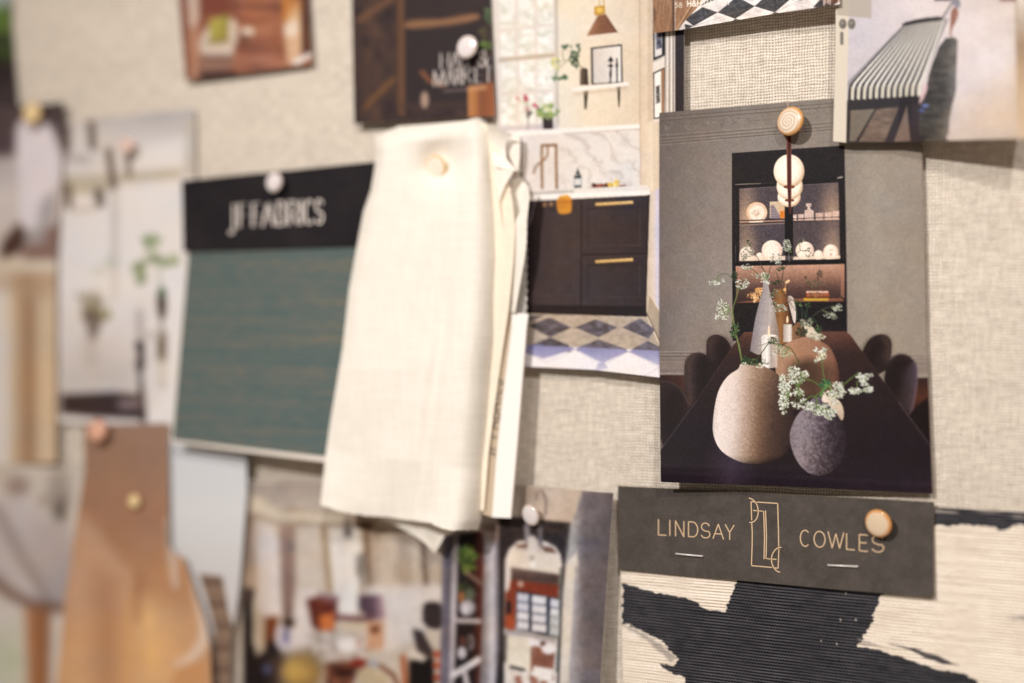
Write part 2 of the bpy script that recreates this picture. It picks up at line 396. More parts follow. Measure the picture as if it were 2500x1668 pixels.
# ------------------------------------------------------------------ the sharp print: dining room with vases
def lift_main(u, v):
    # hangs from its pin at the top; lower edge curls forward, most at the lower left corner
    return .0060 - .0028 * u + (.0076 * (1 - u) ** 1.3 + .0004) * np.clip(v, 0, 1) ** 2.2 - .0015 * np.clip((v - .955) / .045, 0, 1) ** 2 * (1 - u)
def main_print():
    X, Y, U, V = G = coons((1609.7, 275.9), (2246, 223), (2277, 1206), (1613.2, 1176.5), 1.35,
                           right=[(2251, 356), (2257, 600), (2261.5, 820)], left=[(1609.7, 820)],
                           bottom=[(1618, 1177.5), (1660, 1179), (1900, 1187), (2120, 1198), (2230, 1204)])
    a = Art(X, Y); a.soft = 1.5; a.T = A_
    # walls
    a.all(lambda x, y: ramp((x - 75) / 1640, [(0, (112, 102, 98)), (.12, (129, 119, 113)), (.27, (140, 130, 124)), (.3, (143, 133, 126)), (.7, (149, 139, 129)), (.8, (160, 150, 139)), (1, (152, 141, 130))])
          * (1 - .10 * np.clip((500 - y) / 500, 0, 1))[..., None] * np.where(x < 700, 1 + .06 * np.clip((y - 300) / 900, 0, 1), 1)[..., None])
    # cornice lines follow the slope of the top edge
    def cor(dy, w, c, al, x0=75, x1=1700):
        a.line([(x0, dy + 192), (x1, dy + 192 - (x1 - x0) * .082)], w, c, soft=1.4, a=al)
    for dy, w, c, al in ((28, 5, (92, 80, 74), .7), (36, 4, (150, 137, 127), .5), (50, 6, (98, 86, 80), .7), (140, 5, (158, 145, 135), .5), (150, 4, (95, 83, 77), .75), (162, 5, (165, 152, 142), .4), (172, 4, (92, 80, 74), .8), (180, 4, (160, 148, 138), .5), (190, 4, (90, 78, 72), .8), (198, 4, (165, 152, 142), .5)):
        cor(dy, w, c, al)
    R = random.Random(2)
    for i in range(26):       # egg-and-leaf ornament in the cornice
        x = 110 + i * 52; y = 192 + 80 - (x - 75) * .082
        if 780 < x < 960: continue
        for k in range(4):
            t = R.uniform(0, 6); q = R.uniform(6, 17)
            a.line(arc(x + R.uniform(-14, 14), y + R.uniform(-22, 26), q, q * .8, math.degrees(t), math.degrees(t) + 150, 6), 4, R.choice([(104, 92, 86), (112, 100, 93), (160, 147, 137)]), soft=1.5, a=.55)
    # skirting and floor
    a.T = B_
    def skirt(x0, x1, yb, sl):
        for dy, w, c, al in ((-152, 8, (165, 152, 143), .6), (-144, 5, (98, 84, 78), .8), (-134, 6, (160, 147, 138), .5), (-122, 6, (98, 84, 78), .8), (-112, 5, (160, 147, 138), .5), (-98, 6, (92, 78, 72), .8), (-88, 6, (165, 152, 142), .6), (-70, 70, (138, 123, 114), .6), (-10, 12, (168, 154, 145), .5)):
            a.line([(x0, yb + dy), (x1, yb + dy + sl)], w, c, a=al)
    skirt(80, 330, 745, 0); skirt(1600, 1860, 765, 0)
    a.poly([(60, 746), (420, 748), (420, 1000), (60, 1000)], lambda x, y: ramp((x - 60) / 300, [(0, (48, 30, 30)), (.62, (74, 43, 35)), (1, (52, 32, 30))]))
    a.poly([(1680, 766), (1860, 762), (1900, 1100), (1680, 1100)], lambda x, y: ramp((y - 760) / 260, [(0, (56, 37, 34)), (.5, (82, 49, 38)), (1, (52, 33, 30))]))
    # cabinet
    a.T = A_
    a.poly([(523, 441), (1218, 393), (1232, 1160), (1236, 1600), (527, 1600), (524, 1000)], lambda x, y: ramp(vnoise(x / 9, y / 9, 4), [(0, (26, 19, 22)), (1, (38, 30, 32))]))
    a.poly([(523, 441), (1218, 393), (1221, 590), (524, 640)], lambda x, y: ramp(fbm(x / 14, y / 14, 9), [(.2, (30, 24, 27)), (.8, (44, 37, 39))]), a=.8)
    a.line([(545, 634), (700, 628)], 4, (190, 178, 165), a=.8); a.line([(700, 628), (780, 624)], 3, (120, 108, 100), a=.6)
    a.line([(1178, 594), (1204, 588)], 7, (205, 195, 185), a=.9)
    def niche(pts, y0, y1, glow=1.0):
        xs0 = min(p[0] for p in pts); xs1 = max(p[0] for p in pts)
        def f(x, y):
            t = (x - xs0) / (xs1 - xs0); g = fbm(x / 5, y / 5, 8)
            dk = ramp(g, [(.2, (66, 56, 62)), (.8, (100, 88, 92))])
            w = np.exp(-((t - .07) / .10) ** 2) + np.exp(-((t - .93) / .11) ** 2)
            w = np.clip(w * (.35 + .65 * np.clip((y - y0) / (y1 - y0), 0, 1)) * glow, 0, 1)[..., None]
            return dk * (1 - w) + np.array((184, 156, 134.)) * w * (.88 + .24 * g)[..., None]
        a.poly(pts, f)
    niche([(568, 660), (1180, 622), (1187, 858), (570, 880)], 640, 850)
    niche([(570, 882), (1187, 858), (1190, 1095), (570, 1110)], 880, 1090)
    a.line([(572, 662), (1178, 624)], 4, (150, 140, 148), a=.5)
    a.T = C_      # things on the glass shelves
    a.ell(482, 845, 182, 178, (228, 188, 150)); a.ell(484, 848, 168, 164, (238, 214, 192)); a.ell(482, 862, 130, 128, (244, 226, 208))
    for i in range(40):
        t = i / 40 * 6.283; a.ell(482 + 152 * math.cos(t), 850 + 148 * math.sin(t), 9, 6, R.choice([(170, 110, 90), (200, 150, 80), (120, 110, 120)]), rot=t, a=.6)
    a.ell(482, 862, 132, 130, (200, 170, 160), a=.25); a.ell(484, 862, 124, 122, (244, 228, 210))
    for i in range(60): a.ell(480 + R.gauss(0, 38), 860 + R.gauss(0, 36), 7, 6, R.choice([(190, 130, 120), (150, 160, 110), (220, 180, 130), (150, 130, 150), (235, 200, 190)]), a=.7)
    a.poly([(708, 660), (880, 655), (972, 740), (972, 950), (708, 945)], (212, 190, 164))
    for i in range(16):
        for j in range(6):
            x, y = 718 + i * 11 + (j % 2) * 5, 720 + j * 40
            if x < 720 + (y - 640) * .55 + 20: a.line([(x, y), (x + 18, y + 24), (x, y + 44)], 6, (92, 80, 112), a=.7)
    a.rect(884, 822, 970, 945, (214, 130, 50)); a.ell(925, 780, 60, 40, (222, 176, 128), a=.6)
    for x0, x1, y0 in ((1115, 1180, 888), (1196, 1300, 880), (1505, 1640, 858), (1662, 1790, 848), (1800, 1915, 828)):
        a.poly([(x0, y0), (x1, y0 - 6), (x1 - 6, 985), (x0 + 8, 990)], (216, 186, 172), a=.9)
        for k in range(8): a.ell(R.uniform(x0 + 8, x1 - 8), R.uniform(y0 + 12, 975), 9, 16, R.choice([(248, 232, 220), (170, 140, 135), (236, 214, 200)]), a=.7)
    a.poly([(1312, 820), (1360, 795), (1368, 760), (1340, 735), (1345, 692), (1430, 688), (1432, 735), (1405, 760), (1412, 795), (1468, 812), (1476, 985), (1312, 990)], (206, 182, 172))
    for k in range(26): a.ell(R.uniform(1325, 1462), R.uniform(700, 975), 13, 11, R.choice([(244, 226, 214), (168, 142, 138), (228, 204, 190)]), a=.55)
    a.poly([(190, 1000), (600, 985), (970, 975), (970, 1005), (600, 1020), (190, 1050)], (176, 142, 122), a=.85); a.poly([(340, 1000), (600, 992), (590, 1020), (360, 1026)], (240, 222, 200), a=.9)
    a.line([(188, 992), (970, 962)], 14, (36, 26, 28)); a.line([(185, 1042), (970, 1012)], 16, (44, 32, 34)); a.line([(185, 1068), (960, 1034)], 20, (170, 146, 132), a=.75)
    a.line([(1112, 960), (1920, 926)], 12, (44, 32, 34)); a.line([(1112, 986), (1920, 966)], 14, (190, 165, 150), a=.8); a.line([(1112, 1004), (1920, 985)], 12, (60, 48, 50))
    a.poly([(968, 740), (1112, 735), (1115, 1600), (968, 1600)], (24, 17, 20))
    a.line([(110, 480), (110, 1000)], 6, (90, 78, 78), a=.5); a.line([(110, 1420), (112, 1560)], 7, (110, 100, 98), a=.7)
    a.T = D_      # plates, lower shelf
    for x, y, rx, ry in ((862, 270, 132, 130), (1280, 270, 116, 112), (1612, 296, 96, 102), (1455, 330, 62, 62), (545, 330, 100, 108), (705, 345, 50, 48)):
        a.ell(x, y, rx, ry, lambda X, Yy, x=x, rx=rx: ramp((X - x) / rx, [(-1, (244, 222, 204)), (0, (250, 236, 222)), (1, (226, 198, 182))]))
        if rx > 90: a.ell(x, y + 8, rx * .72, ry * .72, (224, 200, 186), a=.35); a.ell(x, y + 9, rx * .68, ry * .68, (250, 236, 222), a=.7)
    a.line([(1592, 266), (1642, 262)], 7, (196, 120, 90)); a.rect(1598, 306, 1630, 342, (200, 160, 140), a=.8)
    for k in range(9): a.line(arc(545, 300 + k * 12, 86, 22, 180 + R.uniform(0, 40), 330, 8), 4, (170, 150, 140), a=.5)
    a.poly([(442, 352), (1030, 340), (1030, 396), (445, 414)], (238, 216, 196), a=.9); a.poly([(1128, 350), (1728, 335), (1730, 372), (1130, 390)], (240, 220, 200), a=.9)
    a.poly([(380, 412), (1800, 376), (1800, 440), (380, 470)], (24, 17, 20)); a.line([(445, 406), (1030, 396)], 4, (70, 55, 50))
    a.line([(398, 210), (398, 430)], 5, (120, 108, 106), a=.7); a.line([(1076, 300), (1078, 410)], 6, (190, 176, 170), a=.8); a.line([(1770, 240), (1772, 390)], 5, (110, 96, 94), a=.6)
    def back(x, y):
        g = fbm(x / 9, y / 9, 21); t = (y - 450) / 480
        return ramp(t + (g - .5) * .28, [(0, (196, 156, 136)), (.3, (158, 120, 102)), (.65, (90, 66, 60)), (1, (62, 44, 43))])
    a.poly([(398, 470), (1785, 445), (1790, 905), (400, 930)], back)
    a.poly([(405, 560), (425, 470), (440, 560), (436, 800), (405, 900)], (170, 120, 96), a=.6); a.poly([(1735, 460), (1760, 430), (1785, 520), (1785, 880), (1740, 850)], (172, 126, 104), a=.6)
    a.poly([(400, 935), (700, 900), (1100, 885), (1745, 880), (1790, 925), (400, 945)], (134, 90, 70)); a.line([(400, 942), (1790, 922)], 8, (34, 22, 24))
    for k in range(70): a.ell(R.gauss(660, 45), R.gauss(870, 26) - R.random() * 30, 16, 12, R.choice([(226, 190, 142), (200, 154, 106), (244, 216, 172), (146, 104, 76)]), rot=R.uniform(0, 3), a=.9)
    for k in range(20): a.ell(R.uniform(655, 740), R.uniform(745, 800), 14, 9, R.choice([(236, 190, 130), (214, 160, 100)]), a=.9)
    a.rect(1265, 878, 1580, 912, (196, 160, 66)); a.rect(1275, 856, 1585, 880, (110, 60, 40)); a.rect(1300, 812, 1590, 858, (160, 84, 56)); a.rect(1300, 788, 1580, 812, (226, 190, 176))
    for k in range(30): a.line([(1308 + k * 9, 815), (1310 + k * 9, 855)], 3, R.choice([(220, 170, 150), (120, 50, 40)]), a=.5)
    # lamp of three globes
    a.T = A_
    for x, y, rx, ry in ((876, 712, 71, 62), (880, 645, 81, 84), (876, 552, 95, 104)):
        a.ell(x, y, rx, ry, lambda X, Yy, x=x, y=y, rx=rx, ry=ry: ramp(np.hypot((X - x + rx * .1) / rx, (Yy - y + ry * .15) / ry), [(0, (252, 247, 238)), (.6, (249, 241, 229)), (.9, (240, 225, 206)), (1.1, (206, 176, 146))]), soft=2)
    a.ell(877, 649, 35, 11, (90, 44, 28)); a.ell(877, 650, 26, 6, (150, 84, 54)); a.ell(879, 732, 30, 9, (98, 50, 32)); a.ell(879, 733, 22, 5, (150, 84, 54))
    a.poly([(859, 300), (890, 300), (892, 640), (888, 815), (876, 815), (864, 640)], lambda X, Yy: ramp((X - 862) / 28, [(0, (150, 90, 76)), (.3, (92, 46, 38)), (.7, (70, 32, 28)), (1, (140, 82, 72))]))
    a.line([(868, 125), (869, 165)], 4, (214, 178, 156))
    # table and chairs
    a.T = B_
    dk = lambda x, y: ramp(fbm(x / 8, y / 8, 31) * .35 + fbm(x / 90, y / 90, 33) * .65, [(.2, (38, 26, 26)), (.8, (58, 43, 41))])
    a.poly([(390, 560), (392, 510), (430, 480), (470, 478), (515, 500), (545, 540), (560, 580), (560, 900), (390, 900)], dk, sm=1)
    a.poly([(250, 1000), (243, 700), (252, 640), (290, 604), (330, 594), (380, 604), (410, 640), (430, 700), (430, 1000)], lambda x, y: dk(x, y) * (1 + .18 * np.clip((340 - x) / 60, 0, 1))[..., None], sm=1)
    a.poly([(85, 785), (130, 784), (190, 806), (240, 860), (275, 935), (290, 1010), (250, 1200), (85, 1280)], dk, sm=1)
    a.poly([(1400, 640), (1420, 590), (1460, 510), (1510, 478), (1570, 474), (1610, 505), (1618, 560), (1600, 700), (1500, 760)], dk, sm=1)
    a.poly([(1560, 800), (1575, 700), (1600, 640), (1650, 606), (1700, 604), (1750, 630), (1784, 690), (1780, 800), (1755, 960), (1730, 1010), (1640, 950)], dk, sm=1)
    a.poly([(1650, 820), (1690, 720), (1755, 648), (1784, 690), (1782, 800), (1755, 960), (1735, 1000), (1650, 930)], lambda x, y: ramp((x - 1650) / 130, [(0, (48, 37, 38)), (.5, (66, 54, 58)), (.8, (84, 71, 80)), (1, (100, 86, 100))]), soft=8, a=.8, sm=1)
    lit = (98, 82, 76); deep = (30, 20, 21)
    a.poly([(395, 560), (398, 512), (432, 484), (470, 484), (452, 530), (440, 640), (400, 620)], lit, soft=26, a=.45, sm=1); a.poly([(455, 560), (480, 510), (530, 520), (560, 590), (560, 760), (460, 760)], deep, soft=34, a=.75, sm=1)
    a.poly([(247, 760), (247, 690), (260, 640), (296, 608), (340, 604), (312, 650), (300, 760), (310, 950), (262, 960)], lit, soft=24, a=.55, sm=1); a.poly([(335, 660), (370, 620), (405, 650), (425, 720), (425, 980), (350, 980), (325, 800)], deep, soft=30, a=.8, sm=1); a.line([(252, 670), (268, 630), (300, 602), (340, 597), (385, 610)], 5, (116, 100, 92), sm=2, soft=3, a=.6)
    a.line([(90, 788), (132, 787), (190, 810), (240, 864), (276, 940)], 7, (104, 88, 84), sm=2, soft=4, a=.55); a.poly([(90, 880), (170, 850), (240, 930), (250, 1150), (90, 1250)], deep, soft=50, a=.6, sm=1)
    a.poly([(1410, 640), (1450, 540), (1510, 500), (1560, 520), (1540, 620), (1480, 720)], deep, soft=30, a=.7, sm=1); a.poly([(1545, 490), (1585, 484), (1608, 515), (1612, 570), (1598, 680), (1570, 640), (1576, 540)], lit, soft=22, a=.5, sm=1); a.line([(1458, 516), (1508, 482), (1568, 478), (1604, 505)], 5, (112, 96, 88), sm=2, soft=3, a=.5)
    a.poly([(1570, 800), (1590, 710), (1620, 650), (1680, 630), (1720, 660), (1680, 740), (1640, 900)], deep, soft=34, a=.7, sm=1); a.line([(1600, 644), (1650, 610), (1700, 608), (1748, 634), (1780, 690)], 6, (128, 112, 116), sm=2, soft=3, a=.6); a.line([(1784, 700), (1781, 800), (1757, 950), (1732, 1005)], 7, (136, 120, 136), sm=2, soft=4, a=.6)
    a.poly([(1690, 1060), (1780, 950), (1860, 890), (1890, 1000), (1890, 1250)], (30, 19, 21), soft=5)
    tab = lambda x, y: ramp((y - 460) / 1000 + .05 * (fbm(x / 30, y / 30, 3) - .5), [(0, (104, 70, 59)), (.05, (80, 54, 47)), (.16, (56, 39, 37)), (.4, (44, 32, 35)), (.8, (38, 28, 33)), (1, (42, 32, 40))])
    a.poly([(640, 462), (1310, 458), (1340, 480), (1880, 1230), (1890, 1540), (80, 1470), (85, 1245), (560, 560)], tab)
    a.line([(85, 1245), (330, 910)], 3, (120, 104, 104), a=.7); a.line([(330, 910), (620, 480)], 2.5, (90, 70, 64), a=.6)
    a.line([(1340, 480), (1660, 925)], 3, (84, 66, 62), a=.6); a.line([(1660, 925), (1880, 1228)], 3.5, (128, 114, 118), a=.75)
    a.ell(560, 1330, 95, 230, (86, 70, 90), rot=.1, soft=70, a=.5); a.line([(95, 1385), (1000, 1420), (1880, 1470)], 10, (70, 58, 74), soft=14, a=.35)  # purplish sheen of the curled glossy bottom, painted into the ink
    a.ell(1050, 500, 240, 50, (130, 88, 70), soft=40, a=.25)
    # back vases and candles
    a.T = D_
    a.poly([(890, 760), (1040, 760), (1050, 860), (1090, 1100), (1130, 1220), (1130, 1460), (960, 1470), (890, 1000)], lambda x, y: ramp((x - 880) / 240, [(0, (116, 78, 46)), (.35, (150, 108, 66)), (.7, (112, 74, 46)), (1, (84, 54, 38))]), soft=3)
    a.poly([(1052, 850), (1125, 850), (1150, 950), (1168, 1050), (1165, 1190), (1140, 1210), (1100, 1050), (1070, 940)], lambda x, y: ramp((x - 1060) / 110, [(0, (190, 172, 160)), (1, (226, 214, 206))]), sm=1)
    a.poly([(1250, 1130), (1290, 1190), (1370, 1235), (1440, 1320), (1500, 1440), (1300, 1420)], (214, 200, 180), sm=1)
    a.poly([(748, 640), (816, 640), (822, 760), (850, 860), (905, 1060), (955, 1380), (975, 1600), (575, 1600), (600, 1420), (650, 1120), (700, 930), (742, 790)], lambda x, y: ramp((x - 590 - .27 * np.clip(1500 - y, 0, 900) * .4) / 300, [(0, (142, 134, 138)), (.35, (166, 157, 158)), (.7, (184, 172, 166)), (1, (150, 134, 126))]) * (.92 + .16 * fbm(x / 7, y / 7, 6))[..., None], sm=1)
    a.poly([(1120, 1245), (1205, 1170), (1240, 1240), (1270, 1330), (1180, 1400), (1000, 1450), (1000, 1400)], lambda x, y: ramp((x - 1000) / 250, [(0, (158, 128, 96)), (1, (120, 84, 60))]), sm=1)
    a.rect(1005, 1213, 1116, 1440, lambda x, y: ramp((x - 1005) / 110, [(0, (170, 158, 148)), (.5, (206, 196, 188)), (.72, (228, 220, 214)), (1, (190, 176, 166))]))
    a.poly([(1044, 1190), (1046, 1130), (1058, 1098), (1070, 1130), (1070, 1180), (1060, 1212)], (255, 226, 190), sm=1); a.line([(1058, 1190), (1058, 1214)], 5, (80, 50, 40))
    a.T = E_
    def tan(x, y):
        t = np.clip((x - 700) / 660, 0, 1); c = ramp(t, [(0, (168, 138, 116)), (.3, (170, 131, 106)), (.65, (160, 120, 96)), (.9, (132, 94, 76)), (1, (94, 64, 54))])
        sh = np.clip((y - 260 - np.abs(x - 1040) * .25) / 110, 0, 1) * np.clip((1400 - x) / 300, .25, 1) * np.clip((x - 790) / 120, 0, 1)
        return (c * (1 - .5 * sh * np.clip(1.2 - (y - 300) / 1200, .5, 1))[..., None]) * (.93 + .14 * fbm(x / 5, y / 5, 12))[..., None]
    a.poly([(700, 330), (780, 190), (850, 145), (930, 110), (1010, 92), (1090, 100), (1180, 140), (1260, 190), (1310, 280), (1350, 400), (1366, 560), (1350, 700), (1250, 760), (900, 860), (760, 700)], tan, sm=1)
    a.poly([(860, 520), (900, 640), (985, 700), (1100, 700), (1240, 660), (1300, 720), (1000, 820), (890, 860)], (48, 32, 32), soft=22, a=.85, sm=1)
    a.poly([(572, 95), (590, 72), (720, 70), (738, 95), (734, 400), (580, 420)], lambda x, y: ramp((x - 575) / 160, [(0, (214, 208, 204)), (.35, (238, 232, 228)), (.5, (208, 200, 196)), (.56, (176, 164, 158)), (1, (196, 178, 164))]))
    a.ell(655, 82, 70, 13, (232, 222, 212)); a.poly([(638, 60), (640, 10), (648, -30), (658, 10), (662, 60), (652, 92)], (250, 222, 196), sm=1)
    # big sand vase
    def sand(x, y):
        g = fbm(x / 6, y / 6, 41, 3); g2 = fbm(x / 16, y / 16, 43, 2)
        t = (x - 80 - 40 * ((y - 900) / 500) ** 2) / 830 + .015 + (g - .5) * .10 * np.clip((x - 150) / 200, .25, 1) + (g2 - .5) * .06 + .10 * np.clip((y - 1000) / 380, 0, 1)
        t = t - .10 * np.clip(1 - (y - 400) / 420, 0, 1) * np.clip((x - 480) / 200, 0, 1); c = ramp(t, [(0, (208, 194, 190)), (.10, (232, 219, 213)), (.26, (220, 204, 196)), (.38, (194, 173, 160)), (.48, (164, 139, 121)), (.58, (126, 100, 82)), (.74, (84, 63, 54)), (1, (54, 40, 38))])
        return c * (1 - .35 * np.clip((y - 1280) / 110, 0, 1))[..., None]
    a.poly([(355, 385), (362, 360), (590, 365), (612, 400), (690, 430), (770, 500), (830, 590), (868, 700), (896, 850), (908, 960), (890, 1130), (855, 1230), (780, 1300), (680, 1350), (560, 1376), (440, 1374), (330, 1346), (200, 1275), (125, 1190), (84, 1070), (82, 960), (100, 800), (130, 660), (180, 555), (250, 470), (340, 420)], sand, sm=2)
    a.poly([(430, 1374), (560, 1380), (780, 1304), (900, 1140), (990, 1150), (1000, 1300), (760, 1400), (520, 1400)], (36, 25, 29), soft=18, a=.75)
    # pale leaf vase behind, grey stone vase
    a.poly([(1190, 700), (1260, 690), (1340, 720), (1390, 780), (1408, 880), (1385, 950), (1300, 880)], lambda x, y: ramp((y - 690) / 250, [(0, (226, 210, 190)), (1, (186, 166, 146))]), sm=1)
    def stone(x, y):
        g = fbm(x / 26, y / 26, 51, 4); g2 = fbm(x / 9, y / 9, 55, 2)
        t = (x - 860) / 570 + (g - .5) * .42 + (g2 - .5) * .10 + .30 * (fbm(x / 17, y / 15, 58, 2) - .5) + .12 * np.clip((y - 1200) / 280, 0, 1)
        return ramp(t, [(0, (128, 117, 124)), (.15, (152, 141, 147)), (.36, (130, 119, 126)), (.55, (96, 85, 93)), (.75, (64, 54, 60)), (1, (46, 36, 42))])
    a.poly([(1080, 705), (1200, 700), (1260, 790), (1340, 870), (1395, 970), (1425, 1090), (1432, 1190), (1400, 1320), (1320, 1420), (1240, 1478), (1140, 1496), (1060, 1475), (975, 1410), (905, 1300), (865, 1180), (856, 1080), (880, 980), (940, 870), (1010, 810), (1070, 770)], stone, sm=2)
    # ---- cow parsley
    wh = [(226, 226, 216), (206, 208, 196), (240, 240, 232), (188, 194, 172)]; wd = [(150, 152, 132), (120, 124, 104), (176, 176, 158)]
    gr = [(58, 84, 52), (84, 108, 66), (40, 60, 42), (104, 124, 80)]; dg = [(46, 58, 40), (66, 78, 52), (34, 44, 34)]
    a.T = D_
    a.line([(455, 1568), (420, 1400), (380, 1250), (360, 1100), (360, 1010), (400, 890), (425, 780)], 22, (112, 126, 74), w1=10, sm=1); a.line([(450, 1560), (385, 1250), (366, 1080)], 7, (150, 160, 104), w1=4, a=.8)
    a.line([(360, 1140), (340, 1050), (310, 970), (250, 915)], 12, (124, 132, 92), w1=6, sm=1); a.line([(418, 780), (395, 670), (340, 610), (280, 565), (220, 568), (175, 595)], 8, (84, 96, 62), w1=6, sm=1)
    a.line([(430, 770), (500, 690), (580, 600)], 7, (100, 108, 70), w1=4); a.line([(580, 590), (700, 575)], 5, (120, 110, 76))
    a.leaves(390, 600, 40, 60, 22, dg, 20); a.leaves(380, 1300, 50, 90, 34, gr + dg, 26); a.leaves(410, 1230, 30, 40, 10, gr, 20)
    a.umbel(130, 690, 75, 26, 26, wh, 12, (175, 600)); a.umbel(245, 665, 22, 30, 8, wh, 10); a.umbel(480, 690, 95, 62, 44, wh, 12, (425, 780))
    a.umbel(230, 1000, 75, 85, 62, wh, 11, (310, 980)); a.umbel(215, 1120, 100, 40, 40, wh, 12, (320, 1020)); a.umbel(200, 925, 25, 30, 10, wh, 10)
    st = (70, 62, 48)
    for p in ([(780, 580), (720, 440), (660, 330), (580, 240)], [(730, 620), (660, 550), (600, 500), (540, 480)], [(770, 560), (740, 490), (690, 490)], [(820, 600), (830, 500), (880, 420)],
              [(985, 660), (1000, 560), (1010, 510), (1090, 420), (1160, 330), (1220, 270)], [(940, 660), (930, 580), (905, 540)], [(1010, 510), (960, 480), (920, 490)], [(1130, 330), (1130, 250), (1110, 200)], [(1220, 270), (1300, 280)],
              [(860, 660), (940, 740), (1040, 850), (1100, 950), (1160, 1040)], [(830, 720), (900, 700), (980, 665)], [(1050, 860), (1130, 910), (1180, 930)], [(870, 820), (930, 770)], [(1020, 960), (1110, 900)]):
        a.line(p, 9, st, w1=5, sm=1, soft=1.2)
    a.umbel(555, 270, 70, 95, 40, wd, 9, (640, 330), stalk=st); a.umbel(500, 345, 60, 50, 26, wd, 9); a.umbel(570, 160, 40, 40, 10, dg, 9); a.umbel(545, 480, 65, 40, 30, wh, 10, (600, 510)); a.umbel(650, 590, 60, 40, 20, wh + wd, 9)
    a.umbel(1050, 210, 58, 80, 60, wh + wd, 10, (1110, 300)); a.umbel(1230, 140, 50, 40, 14, wd + dg, 9, (1220, 270)); a.umbel(1310, 290, 60, 70, 22, dg, 8); a.umbel(900, 370, 70, 75, 40, wh + wd, 9); a.umbel(940, 420, 40, 36, 16, wh, 9)
    a.leaves(770, 600, 60, 50, 34, [(190, 196, 176), (140, 150, 120), (96, 108, 78), (214, 216, 204)], 22); a.leaves(980, 500, 60, 30, 12, dg, 20); a.leaves(780, 675, 70, 16, 12, wh, 16)
    a.umbel(900, 830, 75, 60, 40, wd + [(120, 110, 80)], 9); a.umbel(960, 1010, 90, 50, 70, wd + wh, 10); a.umbel(890, 950, 40, 40, 20, wd, 9); a.leaves(940, 680, 90, 30, 26, dg, 14)
    a.line([(1035, 820), (1030, 740), (1040, 680)], 7, (210, 170, 120)); a.ell(1060, 668, 34, 16, (236, 200, 160), rot=-.6); a.ell(1025, 770, 18, 22, (226, 180, 120))
    a.umbel(1475, 560, 40, 50, 16, [(86, 66, 58), (104, 82, 72)], 12, (1440, 660), stalk=(70, 54, 48)); a.umbel(1400, 690, 110, 45, 40, [(86, 84, 64), (110, 104, 80)], 10); a.umbel(1440, 820, 110, 50, 40, [(140, 110, 80), (170, 140, 100), (90, 70, 52)], 9); a.umbel(1290, 620, 20, 20, 4, dg, 12)
    for p in ([(1300, 1120), (1310, 1000), (1330, 930)], [(1250, 1130), (1240, 1000), (1190, 930)], [(1330, 1130), (1410, 1150), (1440, 1220)], [(1290, 1140), (1275, 1040)], [(1190, 1150), (1170, 1000), (1150, 930)]): a.line(p, 9, (58, 84, 62), sm=1)
    a.line([(1370, 1120), (1480, 1030), (1620, 985)], 6, (96, 108, 84), sm=1)
    a.leaves(1200, 960, 50, 50, 16, gr, 16); a.leaves(1320, 960, 40, 30, 12, gr, 14); a.umbel(1690, 1000, 60, 50, 26, wd + wh, 14, (1620, 985)); a.umbel(1600, 1100, 80, 34, 26, wd + wh, 13, (1500, 1030)); a.umbel(1670, 1130, 40, 20, 8, wd, 12)
    a.umbel(1300, 1190, 90, 60, 50, wd + [(130, 136, 112)], 12); a.leaves(1450, 1270, 40, 60, 18, gr, 18); a.leaves(1240, 1310, 80, 50, 34, dg, 20); a.umbel(1430, 1370, 120, 45, 44, [(214, 206, 186), (180, 172, 148), (226, 218, 200)], 15); a.leaves(1460, 1290, 30, 40, 10, gr, 14)
    a.T = E_
    a.line([(345, 165), (375, 340)], 16, (116, 130, 78)); a.leaves(480, 350, 110, 28, 60, gr + dg, 17); a.leaves(420, 315, 40, 30, 26, gr + dg, 17); a.leaves(560, 385, 40, 20, 10, wh, 14); a.leaves(400, 360, 30, 10, 6, wh, 10)
    a.line([(520, 325), (590, 235), (650, 150), (720, 160), (820, 185), (870, 205), (920, 290), (950, 340), (960, 430)], 9, (70, 84, 52), w1=8, sm=1); a.line([(545, 185), (640, 155), (780, 125)], 4, (84, 92, 64)); a.line([(925, 330), (915, 410)], 5, (96, 112, 66))
    a.leaves(690, 130, 50, 36, 22, gr + dg, 14); a.umbel(760, 215, 60, 45, 26, [(216, 212, 190), (180, 180, 150)], 10, (700, 150)); a.umbel(825, 270, 60, 40, 34, [(206, 202, 176), (170, 170, 138)], 9, (840, 190)); a.umbel(620, 340, 44, 30, 14, wd, 8); a.umbel(700, 270, 22, 12, 6, wh, 9)
    for cx, cy, rx, ry, n, sz in ((790, 510, 40, 36, 22, 12), (900, 430, 55, 50, 36, 12), (880, 520, 45, 60, 34, 13), (960, 500, 50, 60, 34, 13), (1020, 480, 30, 50, 18, 12), (800, 600, 50, 50, 34, 13), (810, 680, 60, 40, 40, 14), (800, 760, 44, 70, 46, 14), (930, 650, 50, 40, 26, 13), (980, 665, 24, 20, 8, 12), (900, 770, 30, 26, 12, 12), (960, 790, 40, 30, 18, 12), (990, 740, 30, 30, 12, 12), (830, 600, 50, 30, 18, 12), (808, 855, 28, 16, 8, 12)):
        a.umbel(cx, cy, rx, ry, n, wh, sz, (945, 600) if cx > 850 else (860, 640), stalk=(104, 120, 70))
    for p in ([(1000, 515), (1080, 530), (1150, 580)], [(960, 440), (985, 520), (945, 600), (910, 640)], [(1180, 690), (1190, 640), (1175, 600), (1150, 570)], [(1210, 520), (1190, 420), (1185, 340)], [(1000, 760), (1060, 690), (1120, 690)], [(1130, 800), (1135, 740), (1130, 700)], [(1390, 585), (1480, 510), (1550, 450)], [(1120, 690), (1180, 640)], [(1540, 600), (1535, 540)], [(1650, 590), (1600, 540)]):
        a.line(p, 13, (98, 120, 66), w1=8, sm=1)
